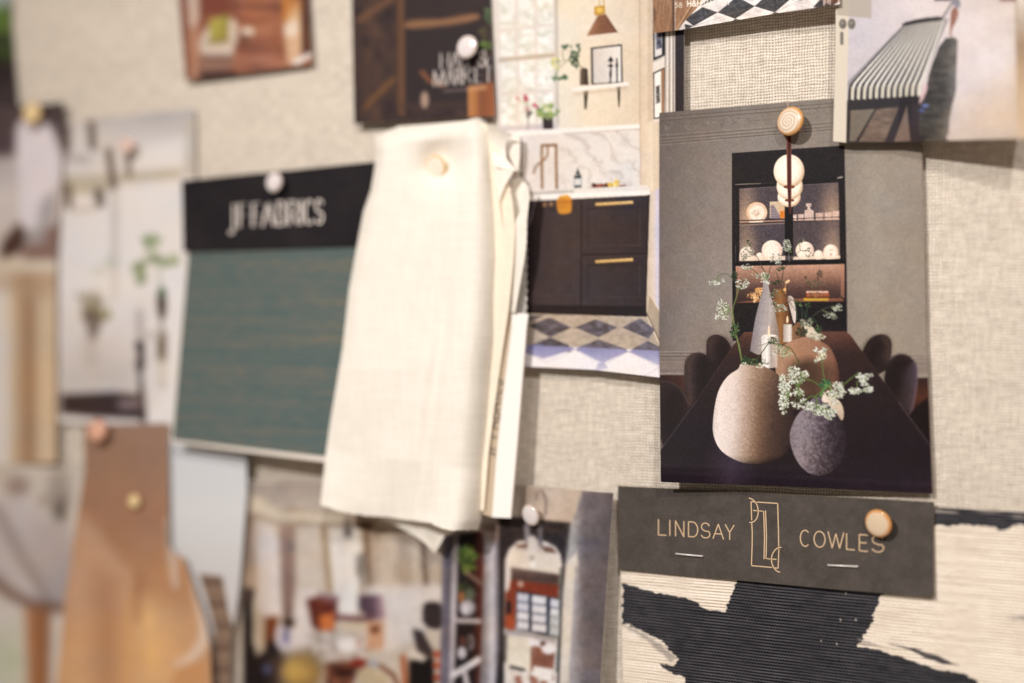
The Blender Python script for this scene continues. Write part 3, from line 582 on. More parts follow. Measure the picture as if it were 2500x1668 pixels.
    a.leaves(1215, 570, 55, 45, 44, [(64, 100, 66), (92, 130, 88), (44, 74, 50)], 22); a.line([(1210, 575), (1260, 590), (1290, 640)], 16, (120, 146, 92), sm=1); a.line([(1165, 690), (1190, 640), (1230, 590)], 18, (100, 140, 84), sm=1)
    a.umbel(1165, 225, 60, 24, 18, wh, 14); a.umbel(1180, 285, 46, 44, 26, [(214, 210, 186), (236, 228, 206)], 15, (1186, 350)); a.umbel(1120, 340, 16, 14, 4, wh, 14)
    a.umbel(1350, 590, 50, 40, 34, wh, 15); a.umbel(1380, 640, 40, 50, 24, wh, 14); a.umbel(1355, 700, 30, 20, 10, wh, 14); a.umbel(1265, 690, 70, 40, 44, [(232, 226, 206), (214, 206, 180)], 15); a.umbel(1300, 660, 40, 30, 18, wh, 14)
    a.umbel(1600, 500, 60, 36, 34, wh, 13, (1520, 490)); a.umbel(1600, 550, 44, 30, 18, wh, 13); a.umbel(1670, 475, 18, 14, 6, wh, 14); a.umbel(1515, 635, 68, 34, 38, wh, 13); a.umbel(1655, 622, 46, 30, 24, wh, 13)
    a.ell(1215, 720, 34, 38, (226, 210, 198)); a.umbel(1310, 745, 40, 30, 14, wh, 12)
    for cx, cy, rx, ry, n in ((1060, 800, 60, 46, 30), (1130, 830, 40, 50, 24), (1170, 840, 36, 50, 22), (1250, 860, 60, 50, 40), (1300, 840, 34, 30, 14), (1060, 770, 40, 20, 12), (1190, 800, 30, 20, 8), (1260, 905, 26, 18, 8), (1220, 780, 40, 20, 10)):
        a.umbel(cx, cy, rx, ry, n, wh, 13, (1130, 790), stalk=(110, 130, 80))
    a.line([(1090, 705), (1120, 700), (1130, 800)], 9, (90, 112, 66))
    a.texture(.07, (70, 16, 5), warm=3); a.gamma(1.13); a.grain(9, 2.4); a.grain(5, 1.2, 8)
    o = sheet('magazine_print', G, lift_main, a.c, gloss, thick=.0008, edge=(150, 105, 82))
    tag(o, 'sharp print of a dark dining table with vases and candles, under the swirl pin', 'print')
main_print()

# ------------------------------------------------------------------ kitchen print behind it
def kitchen_print():
    X, Y, U, V = G = coons((1200, -50), (1671, -50), (1669, 930), (1240, 891), 1.9, left=[(1216, 330)], bottom=[(1284, 895), (1450, 903), (1612, 922)])
    a = Art(X, Y, (222, 206, 186)); a.soft = 1.6; a.T = K1; R = random.Random(4)
    a.all(lambda x, y: ramp((x - 540) / 650, [(0, (228, 218, 202)), (.5, (230, 216, 197)), (1, (218, 200, 178))]))
    # window
    a.poly([(40, -80), (560, -120), (575, 990), (105, 1005)], (222, 212, 204)); a.poly([(545, -100), (570, -100), (580, 960), (555, 970)], (196, 186, 176))
    for (xa, xb, ya, yb) in ((118, 238, -40, 215), (262, 388, -60, 200), (412, 530, -80, 185), (130, 240, 240, 435), (268, 390, 222, 425), (412, 532, 205, 412), (136, 245, 478, 700), (276, 390, 465, 692), (414, 532, 452, 684), (140, 248, 730, 960), (276, 390, 720, 950), (414, 532, 710, 940)):
        a.poly([(xa, ya + 10), (xb, ya), (xb + 4, yb - 8), (xa + 4, yb)], lambda x, y: ramp(fbm(x / 40, y / 30, 7), [(.3, (214, 211, 200)), (.55, (236, 232, 226)), (.8, (246, 242, 238))]))
        for k in range(4):
            x0, y0 = R.uniform(xa, xb), R.uniform(ya, yb); a.line([(x0, y0), (min(xb, x0 + 50), y0 + R.uniform(-20, 26))], 9, (186, 192, 168), soft=6, a=.4)
    a.poly([(110, 445), (545, 405), (548, 432), (112, 475)], (196, 182, 166)); a.line([(110, 470), (548, 428)], 8, (150, 136, 122), a=.6)
    a.poly([(100, 975), (560, 945), (580, 1000), (100, 1020)], (204, 194, 194))
    # pendant lamp
    a.rect(885, -80, 893, 60, (186, 150, 90)); a.rect(918, -80, 926, 60, (186, 150, 90)); a.poly([(848, 50), (930, 42), (932, 108), (850, 120)], (190, 142, 52)); a.ell(890, 78, 26, 22, (226, 190, 100))
    a.poly([(876, 118), (938, 110), (1030, 248), (790, 276)], lambda x, y: ramp((x - 800) / 220, [(0, (164, 122, 92)), (.4, (136, 92, 66)), (1, (116, 74, 54))]) * (.9 + .2 * fbm(x / 20, y / 6, 3))[..., None])
    # framed picture, vase, shelf
    a.poly([(822, 365), (1062, 338), (1068, 632), (825, 650)], (38, 34, 36)); a.poly([(838, 376), (1050, 352), (1056, 626), (842, 640)], lambda x, y: ramp((x - 840) / 215, [(0, (206, 198, 194)), (1, (232, 226, 220))]))
    a.poly([(950, 470), (975, 430), (1000, 468)], (30, 28, 32)); a.line([(975, 460), (976, 520), (972, 640)], 12, (32, 30, 34)); a.ell(974, 505, 22, 9, (40, 38, 42)); a.ell(974, 570, 10, 28, (30, 28, 32)); a.line([(1022, 450), (1024, 630)], 12, (36, 36, 40)); a.ell(1023, 500, 9, 30, (30, 30, 34))
    a.poly([(740, 530), (768, 518), (800, 528), (806, 652), (738, 655)], lambda x, y: ramp((x - 738) / 68, [(0, (122, 104, 88)), (.5, (84, 68, 58)), (1, (60, 48, 42))]))
    for p in ([(760, 520), (690, 470), (620, 460), (560, 480)], [(740, 520), (720, 440), (740, 370)], [(620, 460), (600, 400), (630, 350)], [(660, 450), (560, 540), (545, 590)]): a.line(p, 5, (120, 122, 90), sm=1)
    a.leaves(700, 450, 36, 60, 22, [(66, 88, 72), (96, 116, 90), (50, 70, 62)], 22); a.leaves(640, 355, 40, 18, 8, [(70, 94, 74)], 20); a.leaves(735, 365, 20, 30, 6, [(80, 104, 84)], 20)
    a.leaves(555, 490, 30, 40, 12, [(226, 218, 150), (190, 192, 120), (150, 160, 110)], 22); a.leaves(610, 595, 40, 22, 10, [(214, 206, 130), (70, 98, 70)], 24); a.leaves(545, 590, 20, 22, 6, [(110, 130, 96)], 18)
    a.poly([(676, 672), (1110, 626), (1116, 655), (680, 706)], (240, 230, 222)); a.poly([(766, 700), (805, 695), (790, 835), (774, 840)], (74, 64, 46)); a.poly([(1022, 668), (1050, 664), (1045, 820), (1034, 822)], (84, 72, 54))
    a.poly([(690, 708), (1110, 660), (1100, 690), (700, 735)], (196, 176, 156), soft=8, a=.5)
    # flowers on the sill
    a.poly([(450, 880), (530, 872), (536, 992), (456, 998)], (62, 50, 48)); a.leaves(490, 855, 80, 60, 60, [(122, 144, 84), (86, 112, 70), (168, 180, 110), (206, 206, 150)], 22)
    a.rect(335, 850, 352, 1010, (176, 170, 170)); a.leaves(345, 870, 20, 30, 6, [(80, 72, 70)], 20); a.leaves(325, 755, 16, 22, 6, [(176, 60, 84)], 20); a.leaves(265, 755, 12, 10, 3, [(200, 110, 120)], 16); a.leaves(390, 812, 26, 14, 6, [(190, 80, 106)], 18); a.leaves(330, 840, 20, 16, 4, [(206, 120, 140)], 18); a.line([(345, 870), (330, 780)], 4, (120, 130, 100))
    # splashback
    def marble(x, y):
        t = (x * -.9 + y * 1.0) / 60 + 4.2 * fbm(x / 130, y / 110, 15, 4); v = np.abs(np.sin(t)) ** .35
        w = np.clip((x - 480) / 180, 0, 1)
        return ramp(np.clip(v * .8 + .35 * fbm(x / 60, y / 60, 5) - .1, 0, 1), [(0, (186, 171, 160)), (.45, (210, 199, 191)), (.8, (226, 217, 210))]) * w[..., None] + np.array((222, 212, 206.)) * (1 - w)[..., None]
    a.poly([(100, 1040), (1200, 985), (1205, 1400), (1200, 1460), (100, 1490)], marble)
    a.poly([(90, 1010), (600, 985), (1200, 950), (1204, 985), (600, 1022), (90, 1050)], (240, 232, 226)); a.line([(600, 1024), (1200, 988)], 7, (180, 162, 150), a=.7)
    a.line([(1195, -60), (1200, 960), (1204, 1410)], 8, (176, 152, 132), a=.7)
    a.poly([(1200, -80), (1290, -80), (1300, 1470), (1205, 1410)], lambda x, y: ramp((x - 1200) / 95, [(0, (214, 194, 172)), (1, (226, 210, 190))]))
    a.line([(290, 1060), (292, 1340)], 10, (96, 86, 82)); a.ell(290, 1338, 14, 16, (80, 72, 70))
    br = (128, 92, 58)
    a.line([(450, 1440), (447, 1115), (556, 1110), (562, 1440)], 20, br); a.line([(494, 1120), (490, 1210), (400, 1270), (386, 1325)], 15, (140, 102, 68), sm=1); a.line([(452, 1440), (450, 1120)], 6, (190, 150, 104), a=.8); a.line([(558, 1430), (552, 1130)], 5, (186, 146, 100), a=.8)
    a.poly([(694, 1345), (750, 1338), (752, 1436), (696, 1440)], (52, 58, 62)); a.rect(697, 1368, 748, 1418, (214, 210, 206)); a.poly([(704, 1335), (716, 1310), (722, 1280), (730, 1310), (746, 1335)], (30, 32, 36)); 
    a.poly([(760, 1452), (870, 1420), (1090, 1416), (1096, 1440), (1040, 1458), (830, 1466)], (150, 104, 76)); a.leaves(900, 1425, 70, 18, 26, [(84, 46, 40), (120, 60, 44), (160, 80, 60), (60, 36, 34)], 20); a.leaves(1000, 1410, 40, 24, 14, [(232, 196, 96), (206, 164, 70), (244, 222, 150)], 22)
    # worktop and cabinet
    a.T = K2
    a.poly([(340, 80), (1240, 40), (1262, 78), (345, 122)], (240, 232, 226)); a.poly([(560, 40), (1230, 8), (1258, 46), (560, 70)], (226, 218, 210)); a.poly([(340, 62), (680, 44), (680, 62), (340, 82)], (176, 168, 162))
    cb = lambda x, y: ramp((x - 320) / 930, [(0, (58, 48, 50)), (.25, (70, 58, 58)), (.6, (64, 53, 54)), (1, (54, 44, 46))])
    a.poly([(320, 125), (1260, 82), (1225, 1000), (320, 980)], cb)
    a.poly([(320, 905), (1235, 915), (1225, 1000), (320, 980)], (40, 32, 33))
    for p in ([(735, 125), (730, 900)],): a.line(p, 16, (48, 38, 40)); 
    a.line([(722, 140), (716, 890)], 7, (84, 70, 68), a=.7); a.line([(745, 530), (1215, 522)], 14, (44, 35, 36)); a.line([(745, 545), (1215, 537)], 6, (82, 69, 66), a=.7)
    def panel(x0, y0, x1, y1): 
        a.line([(x0, y0), (x1, y0 - 8)], 8, (46, 37, 38), a=.8); a.line([(x0, y0), (x0, y1)], 8, (46, 37, 38), a=.7); a.line([(x0, y1), (x1, y1)], 7, (84, 70, 68), a=.55); a.line([(x1, y0 - 8), (x1, y1)], 8, (84, 70, 68), a=.5)
    panel(785, 185, 1175, 460); panel(785, 610, 1172, 850); panel(360, 190, 680, 830)
    a.line([(1245, 90), (1222, 980)], 26, (42, 34, 36), a=.8)
    for y0 in (142, 572): a.poly([(840, y0), (1122, y0 - 18), (1124, y0 + 6), (842, y0 + 20)], (222, 184, 124)); a.line([(842, y0 + 20), (1124, y0 + 4)], 6, (120, 86, 52), a=.8)
    a.ell(458, 153, 16, 16, (150, 112, 80)); a.ell(508, 150, 15, 15, (150, 112, 80))
    a.poly([(545, 92), (662, 72), (664, 205), (640, 218), (580, 226), (556, 205)], lambda x, y: ramp((y - 70) / 150, [(0, (230, 176, 64)), (.35, (190, 124, 48)), (1, (206, 144, 54))]), sm=1); a.rect(552, 128, 660, 140, (160, 96, 40), a=.5)
    # floor of diamonds
    fl = (206, 182, 158)
    a.poly([(200, 968), (1225, 995), (1300, 1170), (1340, 1240), (1340, 1260), (200, 1210)], lambda x, y: ramp(fbm(x / 40, y / 22, 6), [(.2, (166, 150, 136)), (.8, (190, 175, 160))]))
    a.poly([(200, 1205), (1340, 1250), (1340, 1500), (200, 1400)], (232, 226, 228))
    dkf = lambda x, y: ramp(fbm(x / 46, y / 26, 12) + .25 * (x - 700) / 700, [(.2, (76, 68, 70)), (.5, (96, 88, 94)), (.9, (120, 113, 124))])
    for q in ([(335, 1060), (500, 1000), (665, 1075), (500, 1150)], [(690, 1075), (840, 1012), (1010, 1075), (865, 1150)], [(1040, 1075), (1175, 1005), (1290, 1090), (1240, 1160)], [(300, 1000), (340, 985), (460, 985), (330, 1040)], [(370, 1200), (500, 1150), (640, 1205), (660, 1260), (340, 1240)], [(730, 1215), (865, 1165), (1080, 1240), (1000, 1280), (700, 1250)], [(1110, 1240), (1235, 1175), (1340, 1230), (1340, 1270)], [(700, 1075), (690, 1065), (690, 1085)]):
        a.poly(q, dkf)
    lav = lambda x, y: ramp((y - 1205) / 170, [(0, (132, 129, 166)), (.5, (158, 155, 186)), (1, (190, 187, 206))])
    for q in ([(200, 1200), (660, 1222), (690, 1238), (450, 1310), (200, 1230)], [(690, 1238), (720, 1222), (1060, 1238), (1090, 1255), (900, 1340), (850, 1320)], [(1090, 1255), (1130, 1240), (1340, 1250), (1340, 1370)], [(330, 1240), (200, 1230), (200, 1260)], [(860, 1345), (900, 1330), (940, 1380), (840, 1400)]):
        a.poly(q, lav, soft=3)
    for p in ([(320, 1265), (470, 1335)], [(470, 1340), (690, 1245)], [(690, 1245), (900, 1350)], [(860, 1380), (1085, 1258)], [(1085, 1258), (1330, 1375)], [(1200, 1440), (1330, 1370)]): a.line(p, 4, (170, 160, 172), a=.6)
    # skirting on the white wall
    a.poly([(1250, 70), (1330, 20), (1345, 1220), (1225, 960), (1225, 850)], lambda x, y: ramp((x - 1240) / 90, [(0, (206, 188, 170)), (.4, (214, 200, 190)), (.75, (206, 200, 218)), (1, (200, 192, 200))]))
    a.poly([(1248, 825), (1345, 985), (1345, 1235), (1228, 980)], (176, 158, 138)); a.line([(1248, 825), (1345, 990)], 10, (220, 204, 184)); a.line([(1230, 975), (1345, 1225)], 7, (110, 94, 84))
    # gallery wall at the right
    a.T = HH
    a.poly([(0, -100), (110, -100), (110, 760), (0, 760)], (228, 218, 208)); a.poly([(0, -100), (32, -100), (38, 760), (0, 760)], (206, 186, 164), soft=5)
    a.rect(108, -100, 175, 760, (200, 190, 182))
    for x, c in ((112, (150, 132, 118)), (126, (236, 228, 220)), (140, (150, 134, 122)), (152, (240, 232, 224)), (163, (120, 106, 98)), (170, (226, 216, 208))): a.line([(x, -100), (x, 760)], 7, c, soft=1.4)
    a.rect(174, -100, 232, 800, lambda x, y: ramp(vnoise(x / 6, y / 6, 3), [(0, (40, 32, 36)), (1, (54, 45, 49))]))
    a.poly([(36, 120), (112, 120), (112, 345), (38, 380)], (34, 32, 36)); a.poly([(46, 120), (92, 120), (92, 340), (48, 358)], (220, 214, 210)); a.poly([(52, 120), (92, 120), (90, 300), (56, 310)], lambda x, y: ramp(fbm(x / 9, y / 22, 6), [(.3, (60, 60, 76)), (.7, (150, 150, 164))])); a.line([(40, 384), (110, 350)], 8, (150, 140, 136), a=.6, soft=4)
    a.poly([(36, 455), (108, 420), (106, 735), (40, 745)], (46, 40, 42)); a.poly([(44, 462), (88, 440), (90, 728), (46, 736)], (240, 234, 228)); a.poly([(88, 438), (104, 428), (104, 732), (90, 730)], (160, 120, 88)); a.poly([(54, 540), (78, 530), (80, 640), (56, 650)], lambda x, y: ramp(fbm(x / 7, y / 12, 9), [(.3, (60, 58, 60)), (.7, (130, 126, 122))]))
    a.texture(.09, (80, 22, 6)); a.gamma(1.06); a.grain(6, 2.2)
    o = sheet('magazine_print', G, lambda u, v: .0028 + .0016 * u + .003 * v ** 3, a.c, gloss, thick=.0003)
    tag(o, 'tall print of a cream kitchen with dark cabinet and chequered floor, beside the cream cloth', 'print')
kitchen_print()
# ------------------------------------------------------------------ page of chequered tiles across the top
def tile_page():
    X, Y, U, V = G = coons((1592, -60), (2060, -60), (2050, 10), (1595, 81), 1.4, top=None, left=[(1594, 20)],
                           bottom=[(1660, 73), (1760, 56), (1900, 32), (2040, 12)])
    a = Art(X, Y, (226, 216, 210)); a.T = HH; a.soft = 1.4; R = random.Random(6)
    a.all(lambda x, y: ramp(fbm(x / 50, y / 30, 4), [(.25, (206, 194, 190)), (.6, (232, 224, 218)), (.9, (240, 234, 228))]))
    dk = lambda x, y: ramp(fbm(x / 14, y / 9, 24, 3), [(.2, (46, 42, 44)), (.8, (86, 80, 80))])
    # diamonds in perspective: rows of dark tiles
    for q in ([(232, 120), (345, 45), (440, 78), (290, 162)], [(440, 78), (560, -20), (670, 40), (548, 118)], [(670, 40), (790, -70), (900, -10), (795, 78)], [(330, 40), (420, -40), (520, -70), (430, -5)],
              [(755, 100), (795, 78), (900, 92), (800, 140)], [(1035, 44), (1130, -60), (1260, -30), (1120, 60)], [(548, 118), (610, 130), (560, 160), (500, 160)], [(232, 150), (290, 162), (240, 190)], [(900, -10), (1000, -80), (1060, -60), (960, 4)]):
        a.poly(q, dk)
    for p in ([(290, 162), (670, 40), (900, -60)], [(345, 45), (560, 118)], [(560, 0), (800, 78)], [(795, 78), (1000, -20)], [(900, 0), (1060, 44)]): a.line(p, 3, (120, 110, 108), a=.5)
    wood = lambda x, y: ramp(.6 * fbm(x / 5, y / 60, 14) + .4 * vnoise(x / 3, y / 5, 5), [(.2, (112, 80, 58)), (.5, (146, 108, 80)), (.8, (168, 128, 96))])
    a.poly([(20, -200), (155, -200), (158, 215), (20, 215)], wood); a.poly([(155, -200), (172, -200), (172, 215), (155, 215)], (92, 62, 44))
    a.poly([(172, -200), (420, -200), (330, 30), (176, 196)], lambda x, y: wood(x, y) * 1.02); a.line([(340, -60), (258, 62), (180, 192)], 12, (178, 140, 104)); a.line([(350, -60), (268, 62), (190, 192)], 7, (96, 66, 46), a=.8)
    a.ell(45, 90, 12, 40, (84, 56, 40), a=.5, soft=6)
    for k in range(22): a.line([(1105 + k * 10, -60), (1100 + k * 9.4 + R.uniform(-3, 3), 28 - k * 1.0 + R.uniform(-6, 6))], 7, R.choice([(96, 60, 48), (190, 160, 146), (128, 84, 68), (214, 194, 182)]), soft=1.5)
    a.poly([(1190, -200), (1400, -200), (1400, 2), (1330, 2), (1190, 20)], (196, 180, 172), a=.35)
    # folio line
    wh = (236, 228, 216)
    for ch, x0, x1 in (('5', 174, 192), ('8', 198, 218)):
        for st in glyph(ch, (x0, 18), (x1, 16), (x0, 49)): a.line(st, 3.4, wh, soft=1.2)
    def word(txt, xs, y, hgt, w):
        for ch, (x0, x1) in zip(txt, xs):
            yy = y - (x0 - 250) * .03
            for st in glyph(ch, (x0, yy - hgt), (x1, yy - hgt - .5), (x0, yy)): a.line(st, w, wh, soft=1.3)
    word('H&H', ((252, 272), (281, 305), (314, 336)), 40, 34, 7)
    word('JANUAR', ((345, 362), (366, 388), (394, 416), (422, 442), (448, 468), (474, 494)), 38, 33, 4)
    word('Y', ((498, 518),), 38, 33, 4)
    a.texture(.08, (50, 12, 5)); a.gamma(1.05); a.grain(8, 1.8)
    o = sheet('magazine_page', G, lambda u, v: .0052 + .0048 * v * (.35 + .65 * u), a.c, gloss, thick=.0002)
    tag(o, 'magazine page of black and white diamond tiles, cut off by the top edge', 'print')
tile_page()

# ------------------------------------------------------------------ print of a ribbed chair, over the vase print
def harp_print():
    X, Y, U, V = G = coons((2041, -60), (2540, -60), (2530, 338), (2034, 345), 1.8, left=[(2040, 100)], bottom=[(2070, 349), (2260, 345), (2420, 340)])
    a = Art(X, Y); a.T = HH; a.soft = 1.8; R = random.Random(8)
    a.all(lambda x, y: ramp((x - 1250) / 1100, [(0, (198, 190, 196)), (.35, (210, 201, 204)), (.7, (206, 195, 194)), (.95, (192, 177, 166)), (1, (180, 161, 143))]) * (1 - .10 * np.clip((y - 450) / 450, 0, 1))[..., None])
    a.poly([(1250, 500), (1600, 160), (1640, 100), (1700, 200), (1400, 500), (1260, 620)], (190, 182, 190), soft=30, a=.5)
    # wooden platform and floor
    a.poly([(1240, 630), (1700, 590), (1760, 700), (1880, 880), (1240, 895)], (52, 44, 46)); a.poly([(1270, 690), (1420, 680), (1300, 880), (1262, 882)], (118, 108, 98)); a.poly([(1430, 682), (1570, 668), (1480, 884), (1320, 884)], lambda x, y: ramp(fbm(x / 60, y / 24, 3), [(.2, (96, 80, 72)), (.8, (130, 112, 100))])); a.poly([(1575, 665), (1610, 660), (1530, 884), (1490, 884)], (50, 42, 48)); a.poly([(1620, 660), (1640, 880), (1540, 884)], (124, 106, 98))
    a.poly([(1650, 640), (1720, 640), (1700, 880), (1640, 880)], (60, 50, 54))
    # strings / ribs
    a.poly([(1600, 150), (1840, 110), (1880, 120), (1730, 470), (1680, 610), (1252, 640), (1252, 510)], (150, 144, 146))
    for k in range(12):
        t = k / 11; xt = 1610 + 230 * t; xb = 1262 + 412 * t; yb = 625 - 22 * t; xk = xb + 14; yk = yb - 118 + 8 * t
        a.line([(xt, 160 - 40 * t), (xk + 12, yk), (xb + 4, yk + 40), (xb, yb)], 11, (60, 54, 58), w1=24, sm=2)
        a.line([(xt + 8, 162 - 40 * t), (xk + 26, yk), (xb + 20, yk + 42), (xb + 18, yb)], 9, (232, 228, 220), w1=18, sm=2)
        a.line([(xb + 18, yk + 40), (xb + 17, yb)], 18, (206, 198, 178), a=.7)
        a.ell(xb + 10, yb + 6, 14, 10, (44, 40, 44))
    a.poly([(1588, 145), (1700, 115), (1846, 100), (1850, 128), (1700, 142), (1592, 166)], (40, 34, 38), sm=1)
    a.poly([(1252, 630), (1690, 596), (1690, 650), (1252, 690)], (46, 40, 44))
    # dark trousers and arm
    a.poly([(1840, 240), (1935, 228), (1936, 300), (1925, 520), (1930, 560), (1890, 700), (1876, 885), (1700, 885), (1690, 700), (1740, 560), (1760, 440)], lambda x, y: ramp(fbm(x / 60, y / 26, 3), [(.2, (50, 46, 46)), (.5, (70, 66, 63)), (.8, (90, 85, 79))]), sm=1)
    a.poly([(1740, 500), (1750, 560), (1710, 640), (1690, 650)], (206, 176, 180), sm=1); a.ell(1735, 660, 22, 10, (110, 120, 170)); a.ell(1712, 690, 18, 8, (90, 100, 150))
    a.line([(1850, 100), (1900, 20), (1930, -20)], 14, (120, 110, 116)); a.poly([(1895, 60), (1925, 40), (1945, 80), (1930, 130), (1900, 180), (1896, 230), (1886, 230), (1890, 150)], (132, 84, 66), sm=1); a.poly([(1880, -40), (1940, -40), (1960, 40), (1930, 60), (1900, 20)], (130, 128, 140), sm=1)
    # plaster and right edge
    a.poly([(1960, 100), (2300, 20), (2300, 800), (1900, 885)], lambda x, y: ramp(fbm(x / 200, y / 160, 6), [(.2, (206, 194, 194)), (.8, (226, 216, 216))]), soft=60, a=.6)
    a.line([(1940, 60), (2110, 40), (2300, 10)], 6, (190, 178, 176), soft=5, a=.6)
    a.poly([(1880, 885), (2000, 700), (2350, 500), (2420, 860)], (200, 172, 140), soft=120, a=.55); a.poly([(2295, -40), (2420, -40), (2420, 860), (2310, 860)], lambda x, y: ramp(y / 800, [(0, (206, 196, 188)), (.35, (150, 124, 98)), (.6, (178, 152, 124)), (1, (196, 172, 146))]), soft=10); a.line([(2300, 0), (2308, 330)], 8, (160, 140, 120), soft=5)
    a.rect(1790, -30, 1890, 6, (70, 52, 60)); a.rect(2200, -30, 2300, 6, (120, 84, 84), soft=8)
    a.texture(.08, (90, 25, 8), warm=3); a.gamma(1.08); a.grain(6, 2.4)
    # the narrow strip of translucent paper with printed marks is the fold of the same sheet
    a.poly([(1165, -100), (1262, -100), (1240, 890), (1140, 890)], (212, 200, 184), soft=2)
    a.poly([(1165, -100), (1400, -100), (1398, 116), (1185, 95)], (166, 156, 142), soft=2, a=.75)
    for cx, cy, rx, ry in ((1220, 150, 24, 32), (1275, 150, 24, 34)): a.ell(cx, cy, rx, ry, (112, 106, 98)); a.ell(cx - 4, cy - 6, 6, 9, (150, 142, 132)); a.ell(cx + 5, cy + 10, 6, 8, (86, 82, 78))
    a.rect(1204, 200, 1224, 280, (96, 90, 84)); 
    for k in range(4): a.ell(1215, 210 + k * 20, 6, 6, (140, 132, 122))
    o = sheet('magazine_print', G, lambda u, v: .0076 + .0125 * v ** 1.5 * np.clip((u - .32) / .68, 0, 1) + .001 * v, a.c, gloss, thick=.0002)
    tag(o, 'print of a pale ribbed chair by a white wall, at the top right corner', 'print')
harp_print()

# ------------------------------------------------------------------ painted grasscloth sample with dark header card
def cowles():
    root = empty('wallpaper_sample', tuple(unproj(1900, 1500, 0)))
    tag(root, 'black and cream painted grasscloth sample stapled under a dark grey header card', 'fabric sample')
    X, Y, U, V = G = coons((1513, 1205), (2560, 1254), (2580, 1760), (1522, 1760), 1.5, top=[(2275, 1238)])
    a = Art(X, Y); a.T = LC; a.soft = 1.6; R = random.Random(3)
    W = unproj(X, Y, .003); wx, wz = W[..., 0], W[..., 2]
    vv = wz + .022 * wx                                       # along the ribs
    ph = vv / .00118 + .25 * fbm(wx / .02, vv / .004, 3)
    rib = .5 + .5 * np.sin(ph * 2 * math.pi); rid = np.floor(ph - .25)
    yarn = vnoise(rid * 7.3, wx / .03, 5); yarn2 = vnoise(rid * 3.1, wx / .004, 9)
    cream = ramp(.24 * yarn + .16 * yarn2 + .6 * np.clip(rib * 1.5, 0, 1) ** .7, [(.15, (158, 136, 114)), (.45, (222, 206, 188)), (.9, (242, 230, 216))])
    wp = .5 + .5 * np.sin(wx / .00125 * 2 * math.pi + rid * math.pi)
    black = ramp(.62 * np.clip(rib * 1.3, 0, 1) * (.6 + .4 * wp) + .3 * yarn2 * rib + .1 * yarn, [(.08, (12, 11, 15)), (.42, (37, 36, 41)), (.8, (86, 83, 87))])
    a.c = cream
    s0 = Art(X + (vnoise(rid * 1.7, X / 70, 3) - .5) * 11 + (vnoise(rid * 4.1, X / 9, 4) - .5) * 6, Y + (vnoise(X / 25, Y / 8, 6) - .5) * 5, (0, 0, 0)); s0.T = LC                       # mask of the painted shapes
    o1 = (255, 255, 255)
    jag = random.Random(12)
    def edge(p, j, n=9):                                      # dry brush edge
        p = np.array(p, float); out = []
        for i in range(len(p)):
            q = p[(i + 1) % len(p)]
            for k in range(n):
                t = k / n; out.append(tuple(p[i] * (1 - t) + q * t + np.array([jag.uniform(-j, j), jag.uniform(-j, j)])))
        return out
    s0.poly(edge([(95, 700), (220, 740), (400, 775), (510, 805), (640, 858), (668, 866), (690, 800), (740, 690), (760, 600), (1600, 700), (1545, 790), (1510, 870), (1470, 960), (1410, 1062), (1500, 1070), (1640, 1110), (1700, 1130), (1850, 1180), (2020, 1215), (2070, 1240), (2120, 1330), (2150, 1480), (500, 1480), (440, 1230), (330, 1190), (300, 1150), (380, 1170), (404, 1120), (300, 1020), (200, 970), (120, 925), (92, 930)], 4), o1, soft=2.5)
    s0.poly(edge([(1800, 255), (2420, 280), (2420, 385), (2320, 370), (2230, 405), (2140, 385), (2000, 365), (1950, 372), (1800, 385)], 6, 7), o1, soft=3)
    s0.poly(edge([(1590, 1040), (1700, 1060), (1800, 1090), (1910, 1130), (1985, 1165), (1900, 1160), (1790, 1120), (1700, 1070)], 3, 5), (235, 235, 235), soft=4, a=.9)
    s0.poly([(2260, 885), (2360, 880), (2420, 900), (2420, 925), (2280, 905)], (110, 110, 110), soft=14)
    s0.poly(edge([(505, 800), (600, 835), (650, 858), (590, 850), (530, 825)], 2, 4), (0, 0, 0), soft=3)
    s0.poly(edge([(90, 930), (160, 950), (260, 1010), (330, 1060), (404, 1122), (360, 1150), (250, 1040), (120, 960)], 4, 5), (120, 120, 120), soft=8, a=.8)
    s0.poly(edge([(1400, 1010), (1480, 1030), (1640, 1080), (1560, 1060), (1440, 1050)], 3, 4), (110, 110, 110), soft=6, a=.8)
    for x, y in ((1395, 905), (1345, 760), (1315, 905), (330, 1160), (1215, 1025), (1300, 1042)): s0.ell(x, y, 5, 9, (0, 0, 0), a=.55)
    mk = s0.c[..., 0] / 255.0
    mk = np.clip(mk * 1.15 - .25 * (1 - rib) * (mk < .95) * (mk > .05) - np.where(vnoise(X / 5, rid * 3.3, 31) > .988, .3, 0) * mk, 0, 1)
    streak = np.clip((vnoise(wx / .012, rid * 5.1, 77) - .72) * 3, 0, .5) * (Y < 1320) * mk
    mk = np.clip(mk - streak, 0, 1)[..., None]
    a.c = cream * (1 - mk) + black * mk
    a.grain(7, 1.6)
    gc = paper_mat('grasscloth', .8, .2)
    nt = gc.node_tree; b = nt.nodes['Principled BSDF']; tc = nt.nodes.new('ShaderNodeTexCoord'); wv = nt.nodes.new('ShaderNodeTexWave'); mp = nt.nodes.new('ShaderNodeMapping')
    mp.inputs['Rotation'].default_value = (0, .022, 0); wv.bands_direction = 'Z'; wv.inputs['Scale'].default_value = 1 / .00118 / 3.18; wv.inputs['Distortion'].default_value = .6; wv.inputs['Detail'].default_value = 1
    bp = nt.nodes.new('ShaderNodeBump'); bp.inputs['Strength'].default_value = .35; bp.inputs['Distance'].default_value = .0004
    nt.links.new(tc.outputs['Object'], mp.inputs[0]); nt.links.new(mp.outputs[0], wv.inputs['Vector']); nt.links.new(wv.outputs['Fac'], bp.inputs['Height']); nt.links.new(bp.outputs['Normal'], b.inputs['Normal'])
